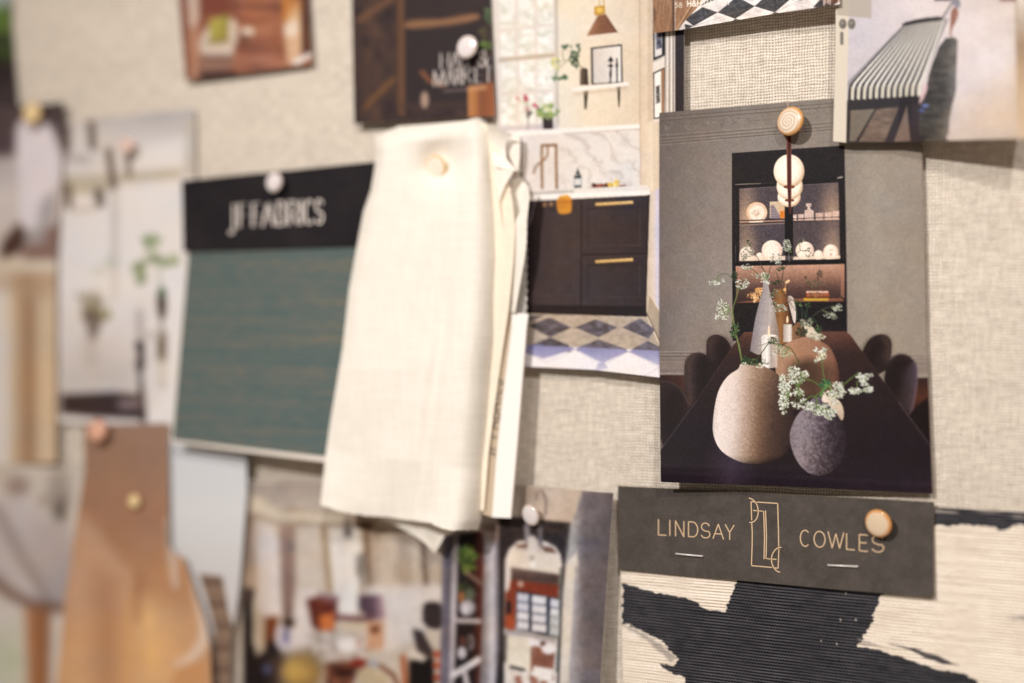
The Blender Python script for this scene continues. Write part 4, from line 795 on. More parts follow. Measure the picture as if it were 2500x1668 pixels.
    sheet('grasscloth', G, lambda u, v: .0022 + 0 * u, a.c, gc, root, thick=.0006, edge=(214, 196, 170))
    # header card
    X, Y, U, V = G = coons((1508.5, 1186.5), (2280, 1226), (2280.5, 1459), (1512, 1391.5), 1.7, top=[(1700, 1196), (2000, 1211)], bottom=[(1800, 1417), (2060, 1441)], right=[(2279, 1300)])
    a = Art(X, Y); 
    a.all(lambda x, y: ramp(.55 * fbm(x / 26, y / 26, 3) + .45 * vnoise(x / 1.8, y / 1.8, 9), [(.2, (68, 62, 58)), (.8, (87, 80, 75))]))
    lift = lambda u, v: .0036 + .0012 * v * u + 0 * u
    hd = sheet('header_card', G, lift, a.c, matte, root, thick=.0009, edge=(168, 142, 114))
    foil = bpy.data.materials.new('gold_foil'); foil.use_nodes = True; b = foil.node_tree.nodes['Principled BSDF']
    b.inputs['Base Color'].default_value = L4((222, 190, 154)); b.inputs['Metallic'].default_value = .35; b.inputs['Roughness'].default_value = .42
    def flift(x, y):
        v = np.clip((y - (1186.5 + (x - 1508) * .0512)) / (205 + (x - 1508) * .036), 0, 1); u = np.clip((x - 1508.5) / 772, 0, 1)
        return lift(u, v) + .00018
    K = lambda pts: M(LC, pts)
    for wd in ((('L', 294, 337, 342, 430), ('I', 350, 366, 346, 433), ('N', 390, 437, 350, 438), ('D', 463, 515, 355, 440), ('S', 534, 583, 361, 446), ('A', 601, 660, 367, 451), ('Y', 670, 719, 371, 455)),
               (('C', 1092, 1146, 401, 493), ('O', 1169, 1231, 407, 498), ('W', 1248, 1336, 411, 503), ('L', 1352, 1397, 422, 512), ('E', 1424, 1470, 427, 520), ('S', 1495, 1560, 431, 525))):
        st = []
        for ch, x0, x1, y0, y1 in wd:
            dy = (x1 - x0) * .068
            for s_ in glyph(ch, (x0, y0), (x1, y0 + dy), (x0, y1 - dy * .5)): st.append({'w': 2.7, 'p': K(s_)})
        strokes_mesh('lettering', st, flift, foil, hd, 2.7)
    E = lambda pts: M(EM, pts)
    em = [[(415, 243), (372, 238), (365, 240), (368, 300), (376, 545)], [(378, 600), (386, 760), (384, 950), (372, 1304)], [(372, 1304), (715, 1334)], [(762, 1342), (816, 1345)], [(816, 1345), (828, 1035)], [(826, 985), (822, 700), (808, 268)], [(808, 268), (465, 246)],
          [(332, 178), (380, 195), (430, 235), (470, 300), (486, 380), (484, 450), (462, 520), (420, 568), (380, 583), (342, 586)],
          [(868, 1000), (815, 1005), (765, 1040), (720, 1110), (702, 1190), (712, 1270), (750, 1350), (800, 1400), (845, 1412)],
          [(404, 385), (460, 390)], [(505, 392), (574, 400), (582, 560), (590, 850), (584, 1100), (582, 1190)], [(606, 390), (614, 560), (622, 800), (618, 1100), (612, 1184), (682, 1194)], [(724, 1196), (784, 1200)]]
    strokes_mesh('emblem', [E(chaikin(p, 2, False) if len(p) > 6 else p) for p in em], flift, foil, hd, 2.7)
    wire = bpy.data.materials.new('steel_wire'); wire.use_nodes = True; b = wire.node_tree.nodes['Principled BSDF']
    b.inputs['Base Color'].default_value = L4((214, 206, 200)); b.inputs['Metallic'].default_value = .25; b.inputs['Roughness'].default_value = .35
    for (p0, p1) in (((392, 535), (543, 549)), ((1247, 599), (1416, 607))):
        q = np.array(K([p0, p1])); f0 = flift(q[:, 0], q[:, 1])
        P = [unproj(*q[0], f0[0] - .0006), unproj(*q[0], f0[0] + .0003), unproj(*(q[0] * .97 + q[1] * .03), f0[0] + .0006), unproj(*(q[0] * .03 + q[1] * .97), f0[1] + .0006), unproj(*q[1], f0[1] + .0003), unproj(*q[1], f0[1] - .0006)]
        org = (P[0] + P[-1]) / 2
        bm = bmesh.new(); rings = []
        for i, p in enumerate(P):
            d = P[min(i + 1, 5)] - P[max(i - 1, 0)]; d /= np.linalg.norm(d); n1 = np.array([0, 0, 1.0]); n1 -= d * n1.dot(d); n1 /= np.linalg.norm(n1); n2 = np.cross(d, n1)
            rings.append([bm.verts.new(tuple(p - org + .00034 * (n1 * math.cos(t) + n2 * math.sin(t)))) for t in np.linspace(0, 2 * math.pi, 9)[:-1]])
        for r1, r2 in zip(rings, rings[1:]):
            for k in range(8): bm.faces.new((r1[k], r1[(k + 1) % 8], r2[(k + 1) % 8], r2[k]))
        me = bpy.data.meshes.new('staple'); bm.to_mesh(me); bm.free(); me.shade_smooth(); me.materials.append(wire)
        o = bpy.data.objects.new('staple', me); col.objects.link(o); o.parent = root; o.location = Vector(org) - world_loc(root)
cowles()
# ------------------------------------------------------------------ blurred prints on the left
def garden_print():
    X, Y, U, V = G = coons((-120, -60), (26, -60), (52, 420), (-120, 430), 4, right=[(28, 60), (46, 280)])
    a = Art(X, Y); a.T = P1
    a.all(lambda x, y: ramp(y / 900, [(-.1, (196, 204, 210)), (.03, (150, 160, 150)), (.07, (92, 116, 60)), (.2, (100, 120, 56)), (.25, (52, 62, 40)), (.38, (60, 72, 36)), (.42, (50, 42, 40)), (.7, (70, 58, 60)), (1, (120, 105, 105))]) * (.7 + .6 * fbm(x / 60, y / 60, 3))[..., None])
    o = sheet('magazine_print', G, lambda u, v: .0015 + 0 * u, a.c, satin); tag(o, 'print of dark green garden foliage cut off by the left edge', 'print')
garden_print()

def pale_print():
    X, Y, U, V = G = coons((140, 298), (476, 266), (462, 1042), (140, 1032), 3, right=[(476, 424)])
    a = Art(X, Y); a.T = P1; a.soft = 3
    a.all(lambda x, y: ramp((y - 650) / 500, [(0, (190, 182, 180)), (.3, (206, 198, 194)), (.6, (216, 207, 202)), (.78, (220, 211, 206)), (1, (228, 221, 218))]))
    a.poly([(560, 700), (1165, 640), (1165, 820), (900, 850), (640, 830)], lambda x, y: ramp((y - 660) / 190, [(0, (178, 172, 172)), (1, (206, 200, 198))]), soft=30, a=.9)
    a.poly([(1110, 700), (1165, 690), (1165, 1050), (1100, 1050)], (190, 180, 170), soft=12)
    a.poly([(780, 900), (1100, 830), (1090, 1000), (780, 1020)], (226, 218, 212), soft=30)
    a.poly([(350, 1050), (700, 1040), (1080, 1010), (1080, 1060), (720, 1100), (600, 1170), (360, 1160)], (176, 164, 142), soft=16, a=.75)
    for x0, y0, x1, y1, w in ((545, 740, 555, 880, 40), (400, 760, 402, 890, 40), (650, 900, 680, 1120, 38), (590, 1150, 600, 1220, 50), (410, 1120, 415, 1230, 40), (770, 940, 772, 1050, 26)): a.line([(x0, y0), (x1, y1)], w, (88, 74, 66), soft=8, a=.95)
    a.line([(380, 940), (520, 960)], 40, (168, 156, 150), soft=14, a=.8); a.line([(440, 1260), (600, 1240)], 18, (180, 168, 158), soft=8)
    a.line([(690, 1160), (690, 1600)], 36, (204, 194, 186), soft=10); a.line([(672, 1160), (672, 1600)], 7, (166, 152, 142), soft=4, a=.8)
    a.T = P2
    a.line([(770, 0), (760, 420)], 34, (206, 196, 188), soft=10); a.rect(380, 500, 940, 1050, (206, 198, 196), soft=140, a=.8); a.rect(380, 820, 920, 1050, (176, 166, 160), soft=110, a=.6)
    g = [(140, 150, 116), (164, 172, 140), (120, 132, 98), (184, 188, 164)]
    a.leaves(1005, 25, 55, 45, 26, g, 36); a.leaves(935, 230, 40, 70, 24, g, 36); a.leaves(1130, 150, 70, 40, 18, g, 34); a.leaves(1010, 130, 50, 40, 12, g, 30); a.line([(1080, 330), (1050, 200), (1000, 60)], 7, (110, 118, 86)); a.leaves(760, 150, 40, 50, 8, [(196, 192, 176)], 30); a.leaves(670, 230, 40, 40, 8, [(206, 200, 186)], 30)
    a.poly([(1045, 370), (1080, 330), (1108, 380), (1112, 500), (1080, 570), (1050, 500)], (70, 58, 50), sm=1, soft=4); a.ell(1080, 370, 28, 40, (72, 90, 66)); a.line([(1076, 560), (1078, 640)], 22, (140, 130, 120), soft=6)
    a.rect(1045, 630, 1112, 830, (120, 106, 92), soft=8); a.line([(1075, 830), (1085, 1000)], 40, (196, 184, 170), soft=20)
    a.leaves(620, 500, 60, 70, 30, [(110, 98, 84), (136, 122, 98), (90, 78, 68)], 40); a.leaves(600, 420, 110, 50, 18, [(168, 158, 142), (150, 142, 122)], 34); a.leaves(700, 510, 40, 30, 8, [(140, 134, 96)], 30); a.poly([(560, 540), (690, 540), (640, 690), (600, 690)], (122, 108, 100), soft=8); a.line([(610, 690), (610, 820)], 50, (176, 166, 160), soft=40)
    a.line([(930, 500), (935, 700)], 40, (150, 138, 138), soft=14, a=.7); a.poly([(890, 690), (965, 690), (960, 780), (965, 860), (945, 900), (955, 1000), (985, 1240), (930, 1240), (925, 900), (900, 850), (925, 790)], (48, 38, 38), soft=6, sm=1); a.line([(940, 910), (945, 960)], 24, (112, 104, 110)); a.line([(960, 660), (1050, 650)], 50, (196, 186, 180), soft=16)
    a.poly([(405, 1045), (760, 1030), (960, 1050), (960, 1215), (620, 1200), (405, 1180)], (64, 48, 45), soft=8); a.poly([(780, 1085), (940, 1070), (940, 1140), (800, 1145)], (128, 112, 114), soft=12); a.line([(790, 1170), (940, 1165)], 26, (62, 54, 58))
    a.texture(.07); a.blur(11)
    o = sheet('magazine_print', G, lambda u, v: .002 + .001 * v, a.c, satin); tag(o, 'pale white kitchen print with dark bench and green sprig, beside the teal sample', 'print')
pale_print()

def mantel_print():
    X, Y, U, V = G = coons((-120, 275), (157, 250), (137, 1130), (-120, 1140), 4, right=[(152, 420), (144, 520), (138, 640)])
    a = Art(X, Y); a.T = P1; a.soft = 4
    a.all(lambda x, y: ramp((y - 600) / 1000, [(0, (88, 74, 74)), (.22, (96, 82, 84)), (.34, (186, 174, 170)), (.6, (206, 194, 188)), (1, (196, 184, 178))]))
    a.poly([(-60, 600), (130, 610), (110, 930), (-60, 940)], (84, 68, 68), soft=20); a.poly([(230, 610), (400, 600), (390, 740), (240, 760)], (74, 64, 66), soft=12); a.poly([(380, 740), (440, 740), (430, 880), (370, 880)], (140, 128, 116), soft=14)
    a.poly([(100, 730), (170, 700), (250, 700), (310, 760), (350, 880), (360, 1000), (340, 1130), (250, 1200), (220, 1400), (150, 1420), (110, 1300), (120, 1100), (90, 900)], (222, 212, 216), sm=2, soft=10)
    a.poly([(340, 1130), (250, 1200), (215, 1380), (330, 1340)], (172, 164, 166), soft=20)
    a.poly([(30, 1420), (110, 1330), (170, 1400), (140, 1500), (10, 1560), (0, 1480)], (76, 54, 46), soft=12); a.poly([(150, 1440), (230, 1400), (350, 1330), (380, 1570), (130, 1570)], (132, 104, 96), soft=14); a.poly([(150, 1380), (280, 1370), (260, 1460), (150, 1470)], (160, 150, 148), soft=16)
    a.T = P2
    a.rect(-200, 150, 420, 245, (212, 200, 184), soft=14)
    def cols(x, y): return ramp(x / 400, [(-.4, (216, 206, 198)), (.1, (218, 208, 200)), (.22, (200, 178, 152)), (.46, (158, 124, 96)), (.55, (164, 132, 104)), (.68, (206, 182, 154)), (.85, (206, 180, 150)), (1, (190, 164, 138))])
    a.rect(-200, 245, 420, 1620, cols, soft=8); a.rect(-100, 260, 400, 330, (172, 140, 112), soft=60, a=.8); a.poly([(150, 250), (380, 250), (270, 460), (190, 420)], (184, 154, 126), soft=30, a=.7)
    a.texture(.07); a.blur(13)
    o = sheet('magazine_print', G, lambda u, v: .004 + .001 * v, a.c, satin); tag(o, 'print of a cream mantelpiece with a white draped shape on it, at the left edge', 'print')
mantel_print()

def armchair_print():
    X, Y, U, V = G = coons((-120, 1122), (215, 1146), (205, 1740), (-120, 1740), 4)
    a = Art(X, Y, (206, 196, 186)); a.T = P3; a.soft = 5
    a.all(lambda x, y: ramp((y - 300) / 1200, [(0, (196, 184, 172)), (.2, (206, 196, 186)), (1, (204, 194, 186))]))
    a.ell(100, 440, 70, 60, (150, 130, 122), soft=20); a.ell(340, 480, 70, 140, (146, 134, 126), soft=24, a=.8); a.poly([(310, 560), (370, 480), (380, 640), (320, 640)], (96, 84, 78), soft=14); a.ell(240, 520, 20, 30, (150, 124, 108), soft=10)
    a.poly([(-100, 480), (40, 520), (160, 500), (300, 650), (440, 660), (400, 1150), (250, 1130), (100, 1090), (-100, 1000)], lambda x, y: ramp((x + y - 600) / 900, [(0, (196, 186, 184)), (.5, (180, 168, 166)), (1, (158, 146, 144))]), sm=1, soft=10)
    a.line([(-30, 560), (60, 720), (280, 1110)], 46, (146, 132, 128), soft=20); a.line([(0, 820), (200, 1080)], 30, (206, 196, 192), soft=14)
    a.line([(-60, 960), (80, 1080), (240, 1130), (420, 1150)], 44, (104, 72, 56), sm=1, soft=14); a.poly([(140, 1130), (290, 1140), (280, 1620), (160, 1620)], lambda x, y: ramp((x - 140) / 150, [(0, (176, 122, 84)), (1, (132, 84, 54))]), soft=10); a.poly([(-60, 1300), (120, 1200), (140, 1620), (-60, 1620)], (196, 192, 172), soft=30); a.ell(60, 1440, 60, 60, (184, 186, 146), soft=30, a=.6)
    a.texture(.09); a.blur(18)
    o = sheet('magazine_print', G, lambda u, v: .0045 + 0 * u, a.c, satin); tag(o, 'print of a grey upholstered armchair with a wooden leg, in the lower left corner', 'print')
armchair_print()

def stair_print():
    X, Y, U, V = G = coons((380, 1060), (600, 1060), (560, 1740), (400, 1740), 3, right=[(603, 1200), (584, 1440), (566, 1560)])
    a = Art(X, Y); a.T = P3; a.soft = 4
    a.all(lambda x, y: ramp((y - 200) / 1000, [(0, (206, 208, 212)), (.4, (210, 209, 210)), (1, (196, 190, 188))]))
    br = lambda x, y: ramp(((y / 125) % 1), [(0, (96, 76, 64)), (.15, (140, 116, 98)), (.8, (124, 101, 86)), (1, (96, 76, 64))])
    a.poly([(1140, 940), (1275, 955), (1310, 1160), (1350, 1300), (1370, 1620), (1180, 1620), (1230, 1260), (1190, 1100)], br, soft=5)
    a.poly([(1330, 1280), (1420, 1000), (1420, 1620), (1360, 1620)], (120, 102, 88), soft=14)
    o = sheet('magazine_print', G, lambda u, v: .0055 + .001 * u, a.c, satin); tag(o, 'bluish white print with brown stair treads, tucked below the teal sample', 'print')
stair_print()

def lamp_print():
    X, Y, U, V = G = coons((204, 1037), (411, 1033), (518, 1740), (132, 1740), 3, left=[(206, 1150), (190, 1250), (160, 1450), (143, 1620)], right=[(410, 1200), (410, 1330), (425, 1350), (446, 1360), (470, 1430), (500, 1520), (512, 1580)])
    a = Art(X, Y); a.T = P3; a.soft = 5
    a.all(lambda x, y: ramp((y - 80) / 1500, [(0, (150, 118, 98)), (.35, (158, 117, 91)), (.6, (174, 130, 98)), (1, (190, 146, 108))]))
    a.poly([(440, 560), (520, 640), (680, 850), (800, 1000), (700, 1300), (700, 1640), (300, 1640), (360, 1100)], lambda x, y: ramp((y - 600) / 1000, [(0, (184, 146, 120)), (.5, (196, 153, 120)), (1, (206, 160, 116))]), sm=1, soft=36)
    a.poly([(530, 900), (680, 980), (690, 1640), (540, 1640)], lambda x, y: ramp((y - 900) / 700, [(0, (170, 126, 98)), (1, (176, 128, 92))]), soft=60, a=.8)
    a.poly([(780, 960), (850, 1000), (960, 1000), (1060, 820), (1130, 1000), (1180, 1260), (1120, 1400), (1000, 1480), (960, 1640), (700, 1640), (700, 1200)], lambda x, y: ramp((y - 950) / 600, [(0, (170, 122, 88)), (.4, (190, 146, 108)), (1, (200, 158, 120))]), sm=1, soft=14)
    a.ell(860, 1320, 90, 230, (222, 176, 122), rot=-.1, soft=80, a=.9); a.ell(730, 1400, 40, 220, (206, 154, 104), soft=30, a=.7); a.line([(790, 960), (790, 1200)], 26, (156, 108, 78), soft=30, a=.7)
    a.line([(1090, 850), (1140, 1050), (1185, 1280), (1130, 1400), (1030, 1470)], 54, (214, 194, 180), sm=2, soft=22, w1=46); a.line([(985, 640), (990, 850), (1005, 1000)], 50, (206, 198, 194), soft=26, w1=24, a=.9)
    a.poly([(1010, 1480), (1190, 1420), (1210, 1640), (980, 1640)], (192, 142, 100), soft=16)
    a.texture(.06, (70, 25, 8)); a.blur(6)
    o = sheet('magazine_print', G, lambda u, v: .0075 + .004 * v * u, a.c, satin, thick=.0003); tag(o, 'copper toned print of a glowing lamp shade, under the rose pin', 'print')
lamp_print()

def table_print():
    X, Y, U, V = G = coons((430, -60), (752, -60), (762, 157), (453, 197), 3, left=[(436, 0)])
    a = Art(X, Y); a.T = P1; a.soft = 3; R = random.Random(1)
    a.all(lambda x, y: ramp(fbm(x / 220, y / 40, 5) + .12 * (y / 400), [(.3, (122, 74, 56)), (.55, (146, 92, 70)), (.85, (160, 108, 84))]))
    a.poly([(1040, -200), (1120, -200), (1160, 480), (1100, 490)], (130, 84, 68), soft=6); a.poly([(1110, -200), (1190, -200), (1195, 120), (1150, 190), (1130, 150)], (196, 170, 152), soft=8); a.poly([(1130, 190), (1185, 160), (1190, 480), (1140, 480)], (178, 130, 104), soft=8)
    a.poly([(1190, -200), (1370, -200), (1380, 100), (1240, 90), (1200, 160)], (116, 64, 50), soft=14); a.line([(1380, 40), (1700, 40)], 16, (96, 58, 50), soft=8); a.line([(1400, -30), (1420, 120)], 14, (92, 54, 46), soft=8)
    a.poly([(1185, 250), (1250, 140), (1390, 100), (1425, 150), (1420, 260), (1370, 330), (1280, 330), (1200, 330)], (206, 188, 172), sm=1, soft=6); a.ell(1310, 250, 90, 20, (184, 166, 148), soft=10)
    a.poly([(1250, 120), (1370, 82), (1362, 240), (1260, 262)], lambda x, y: ramp((x - 1250) / 120, [(0, (150, 140, 66)), (.4, (172, 160, 82)), (1, (140, 128, 58))]), soft=5); a.line([(1255, 255), (1360, 235)], 12, (92, 82, 40), soft=6)
    a.poly([(1185, 310), (1300, 310), (1400, 280), (1400, 400), (1300, 450), (1190, 462)], lambda x, y: ramp((y - 310) / 150, [(0, (206, 192, 182)), (.25, (120, 88, 76)), (.6, (146, 112, 96)), (1, (72, 46, 42))]), sm=1, soft=6); a.line([(1200, 460), (1400, 436)], 26, (60, 36, 34), soft=8)
    a.ell(1480, 190, 40, 26, (222, 204, 186)); a.line([(1430, 215), (1480, 210)], 16, (110, 80, 66), soft=6); a.ell(1470, 240, 30, 18, (112, 72, 58), soft=8)
    a.poly([(1700, 80), (1720, 40), (1780, 0), (1800, 0), (1810, 380), (1720, 380), (1700, 200)], lambda x, y: ramp(y / 380, [(0, (176, 120, 66)), (.3, (214, 180, 146)), (1, (206, 164, 132))]), soft=8); a.ell(1740, 170, 40, 50, (226, 210, 196), soft=14); a.poly([(1690, -100), (1760, -100), (1720, 140), (1690, 120)], (186, 120, 60), soft=14)
    a.poly([(1800, -100), (1850, -100), (1862, 330), (1805, 340)], (84, 54, 44), soft=5); a.poly([(1740, 370), (1860, 310), (1865, 340), (1770, 390)], (232, 226, 222), soft=5)
    a.texture(.12, (50, 20, 7)); a.blur(6)
    o = sheet('magazine_print', G, lambda u, v: .002 + .0015 * v, a.c, satin); tag(o, 'red brown print of a wooden table and chair with an olive cushion', 'print')
table_print()

def market_card():
    X, Y, U, V = G = coons((857, -60), (1197, -60), (1209, 283), (865, 303), 2.2, left=[(859, 0)], right=[(1199, 0)])
    a = Art(X, Y); a.T = H1; a.soft = 2.5; R = random.Random(1)
    wd = lambda x, y: ramp(fbm(x / 160, y / 60, 5), [(.2, (56, 42, 40)), (.8, (76, 56, 50))])
    a.all(lambda x, y: ramp(fbm(x / 120, y / 160, 15) + .25 * np.exp(-((x - 440) / 160) ** 2), [(.2, (48, 38, 40)), (.6, (62, 48, 46)), (1, (84, 62, 52))]))
    a.poly([(800, 340), (1700, 290), (1720, 1290), (800, 1250)], (48, 40, 42), soft=8, a=.9); a.poly([(800, -300), (1620, -300), (1640, 130), (1200, 210), (800, 200)], (52, 42, 42), soft=10, a=.8)
    a.poly([(680, -300), (790, -300), (810, 1340), (720, 1330)], lambda x, y: ramp((x - 690) / 120, [(0, (72, 52, 44)), (.6, (106, 74, 54)), (1, (84, 60, 48))]), soft=8)
    a.line([(270, 230), (500, 80), (650, -20)], 70, (116, 80, 58), soft=16, a=.9); a.poly([(800, 240), (1000, 220), (1250, 225), (1660, 130), (1670, 240), (1200, 320), (800, 350)], lambda x, y: ramp((y + x * .11 - 300) / 150, [(0, (100, 72, 54)), (.6, (140, 102, 74)), (1, (100, 74, 58))]), sm=1, soft=10); a.line([(300, 1290), (480, 1100), (660, 930)], 56, (120, 82, 50), soft=14, a=.9); a.line([(270, 300), (300, 1400)], 60, (66, 50, 46), soft=14)
    a.line([(800, 1240), (1500, 1210)], 60, (68, 52, 48), soft=20); a.ell(1030, 1160, 44, 95, (164, 138, 122), soft=8); a.line([(1000, 840), (1080, 930), (1240, 990)], 44, (140, 88, 62), soft=12)
    a.leaves(1780, 180, 40, 70, 20, [(66, 88, 60), (90, 112, 76), (140, 126, 120)], 46); a.leaves(1730, 520, 60, 30, 12, [(78, 100, 52), (96, 116, 60)], 50); a.leaves(1720, 380, 50, 50, 8, [(104, 80, 70), (80, 70, 50)], 40); a.rect(1770, -100, 1860, 680, (54, 52, 44), soft=30, a=.5)
    a.poly([(1530, 1010), (1830, 950), (1860, 1360), (1535, 1370)], lambda x, y: ramp((x - 1530) / 300, [(0, (178, 124, 78)), (.3, (166, 108, 66)), (.5, (124, 76, 52)), (1, (146, 86, 54))]), soft=6); a.line([(1560, 1030), (1720, 1015)], 44, (190, 140, 98), soft=12)
    a.T = H2
    wh = (206, 196, 190)
    def word(chs, top, bot, x_ref, sl, wv, al=1):
        for ch, x0, x1 in chs:
            dy = (x0 - x_ref) * sl
            for st in glyph(ch, (x0, top + dy), (x1, top + dy + (x1 - x0) * sl), (x0, bot + dy)):
                d = np.abs(np.array(st[-1]) - np.array(st[0])); vert = len(st) == 2 and d[1] > 2.2 * d[0]
                thin = len(st) == 2 and not vert and d[0] > 3 * d[1]
                a.line(st, wv if (vert or len(st) > 2) else wv * (.3 if thin else .7), wh, soft=2, a=al)
    word((('H', 440, 595), ('A', 650, 800), ('&', 1150, 1345)), 565, 850, 440, -.07, 30); word((('U', 830, 960),), 600, 840, 830, -.07, 26, .8)
    word((('M', 310, 500), ('A', 560, 690), ('R', 730, 830), ('K', 870, 1030), ('E', 1105, 1220), ('T', 1250, 1450)), 900, 1170, 310, -.075, 30)
    for k in range(14): a.line([(500 + k * 34, 1290 - k * 2.5), (514 + k * 34, 1262 - k * 2.5)], 12, (150, 132, 130), soft=3)
    o = sheet('postcard', G, lambda u, v: .003 + .002 * v, a.c, satin, thick=.0005, edge=(214, 206, 200)); tag(o, 'dark brown postcard with white lettering over timber shelves, under a white pin', 'postcard')
market_card()

def room_print():
    X, Y, U, V = G = coons((572, 1178), (1497.5, 1204), (1462, 1740), (555, 1740), 2.2, top=[(900, 1181), (1280, 1185)], right=[(1490, 1300), (1476, 1500)])
    a = Art(X, Y); a.T = R1; a.soft = 2.5; R = random.Random(11)
    a.all(lambda x, y: ramp((y - 100) / 320, [(0, (168, 156, 150)), (.5, (188, 176, 166)), (1, (196, 184, 172))]))
    # ceiling, cornice, wall, curtains
    a.poly([(60, 250), (1600, 420), (1600, 900), (60, 900)], lambda x, y: ramp(fbm(x / 50, y / 600, 3), [(.2, (172, 154, 138)), (.8, (206, 192, 178))]), soft=8)
    a.poly([(40, 180), (200, 240), (300, 330), (780, 350), (780, 420), (260, 410), (120, 330), (40, 320)], (214, 202, 186), soft=10); a.line([(140, 350), (260, 400), (640, 420), (980, 425), (1350, 560)], 20, (126, 108, 94), soft=8, a=.7)
    a.poly([(60, 330), (130, 350), (125, 860), (60, 860)], (164, 142, 126), soft=8)
    a.poly([(130, 380), (240, 420), (300, 560), (320, 1080), (160, 1080)], lambda x, y: ramp((x - 130) / 190, [(0, (196, 184, 178)), (.5, (214, 204, 200)), (1, (228, 218, 218))]), soft=10)
    a.poly([(300, 420), (420, 430), (420, 1090), (330, 1090)], lambda x, y: ramp((y - 400) / 700, [(0, (160, 138, 128)), (.7, (140, 116, 110)), (1, (112, 92, 90))]), soft=12); a.ell(390, 580, 20, 36, (120, 108, 108), soft=12)
    a.poly([(420, 430), (640, 430), (680, 930), (430, 900)], (206, 194, 184), soft=10); a.line([(620, 430), (665, 900)], 26, (150, 124, 94), soft=8)
    a.poly([(655, 440), (880, 440), (900, 600), (860, 1080), (740, 1080), (700, 900)], lambda x, y: ramp((x - 650) / 240, [(0, (232, 226, 220)), (.5, (222, 216, 212)), (1, (234, 228, 222))]), soft=8); a.poly([(860, 640), (930, 620), (920, 860), (860, 780)], (138, 130, 124), soft=10); a.ell(800, 430, 30, 60, (120, 112, 108), soft=12); a.ell(800, 490, 26, 20, (84, 80, 84), soft=8)
    a.line([(930, 420), (960, 860)], 30, (122, 98, 80), soft=8); a.ell(930, 420, 60, 30, (92, 76, 64), soft=10)
    for k in range(9): a.line([(980 + k * 42, 440 + k * 22), (985 + k * 42, 900)], R.uniform(6, 16), R.choice([(150, 132, 118), (190, 174, 160), (206, 192, 178)]), soft=6, a=.6)
    a.line([(1345, 560), (1375, 960)], 30, (120, 102, 88), soft=8)
    a.poly([(960, 870), (1500, 850), (1500, 1180), (1080, 1340), (900, 1200)], (212, 202, 196), soft=20); a.poly([(420, 880), (560, 880), (560, 1300), (380, 1400)], (214, 206, 204), soft=14)
    # furniture
    a.rect(40, 900, 110, 1640, (34, 28, 28), soft=5); a.poly([(40, 870), (130, 880), (110, 980), (40, 980)], (70, 56, 54), soft=5); a.poly([(105, 1000), (200, 1080), (210, 1320), (160, 1350), (110, 1100)], (188, 170, 150), soft=6); a.rect(60, 1300, 130, 1640, (30, 24, 24), soft=5); a.poly([(200, 1090), (290, 1080), (280, 1380), (200, 1300)], (116, 62, 36), soft=6); a.poly([(60, 1330), (130, 1370), (190, 1340), (230, 1250), (300, 1300), (340, 1420), (300, 1520), (320, 1640), (60, 1640)], (38, 30, 31), soft=10); a.poly([(230, 1390), (330, 1340), (420, 1400), (400, 1640), (250, 1640)], (92, 72, 60), soft=30, a=.7); a.ell(340, 1230, 70, 100, (206, 198, 204), soft=8); a.ell(350, 1230, 26, 60, (120, 116, 146), soft=6); a.ell(370, 1130, 46, 40, (58, 42, 40), soft=6); a.ell(215, 1465, 24, 34, (96, 102, 140), soft=14)
    a.poly([(500, 960), (620, 930), (725, 950), (720, 1100), (690, 1190), (590, 1190), (540, 1160)], lambda x, y: ramp((x - 500) / 220, [(0, (88, 40, 34)), (.3, (104, 50, 40)), (.6, (128, 68, 52)), (1, (98, 52, 48))]), soft=4); a.poly([(590, 1080), (700, 1050), (700, 1180), (600, 1190)], (206, 122, 70), soft=6); a.ell(655, 1030, 30, 34, (104, 44, 36), soft=5); a.line([(600, 935), (720, 960)], 40, (142, 110, 116), soft=8)
    a.poly([(880, 930), (1050, 930), (1080, 1100), (960, 1110), (880, 1030)], lambda x, y: ramp((x - 880) / 190, [(0, (84, 64, 72)), (.5, (98, 74, 84)), (1, (190, 160, 164))]), soft=6); a.line([(720, 1090), (960, 1110)], 40, (106, 68, 70), soft=6); a.poly([(740, 1120), (940, 1120), (960, 1200), (740, 1190)], (200, 186, 168), soft=8); a.poly([(940, 1120), (1060, 1110), (1060, 1320), (930, 1330)], (196, 156, 130), soft=8); a.ell(995, 1180, 34, 30, (116, 70, 48), soft=6)
    a.poly([(520, 1200), (940, 1190), (920, 1400), (480, 1390)], lambda x, y: ramp(fbm(x / 26, y / 20, 8), [(.3, (160, 146, 138)), (.6, (206, 196, 190)), (.9, (226, 218, 214))]), soft=8); a.ell(800, 1290, 80, 50, (230, 224, 222), soft=8); a.ell(875, 1280, 20, 14, (176, 130, 120))
    a.ell(470, 1490, 150, 160, lambda x, y: ramp(((x - 470) ** 2 + (y - 1490) ** 2) ** .5 / 160, [(0, (186, 154, 92)), (.6, (160, 128, 78)), (1, (132, 108, 78))]), soft=30); a.ell(400, 1480, 50, 60, (198, 166, 96), soft=40)
    a.poly([(640, 1420), (830, 1400), (940, 1420), (860, 1500), (820, 1640), (640, 1640)], lambda x, y: ramp(fbm(x / 30, y / 30, 18), [(.25, (70, 50, 46)), (.6, (132, 74, 52)), (.9, (160, 140, 130))]), soft=6); a.ell(880, 1420, 60, 34, (134, 50, 40), soft=6); a.ell(980, 1430, 40, 30, (156, 160, 168), soft=6); a.line([(740, 1490), (860, 1490)], 60, (62, 32, 26), soft=8); a.poly([(850, 1480), (960, 1440), (1100, 1540), (1050, 1640), (900, 1640)], (186, 168, 140), soft=6); a.line([(1030, 1440), (1130, 1510), (1180, 1640)], 26, (104, 58, 38), soft=5)
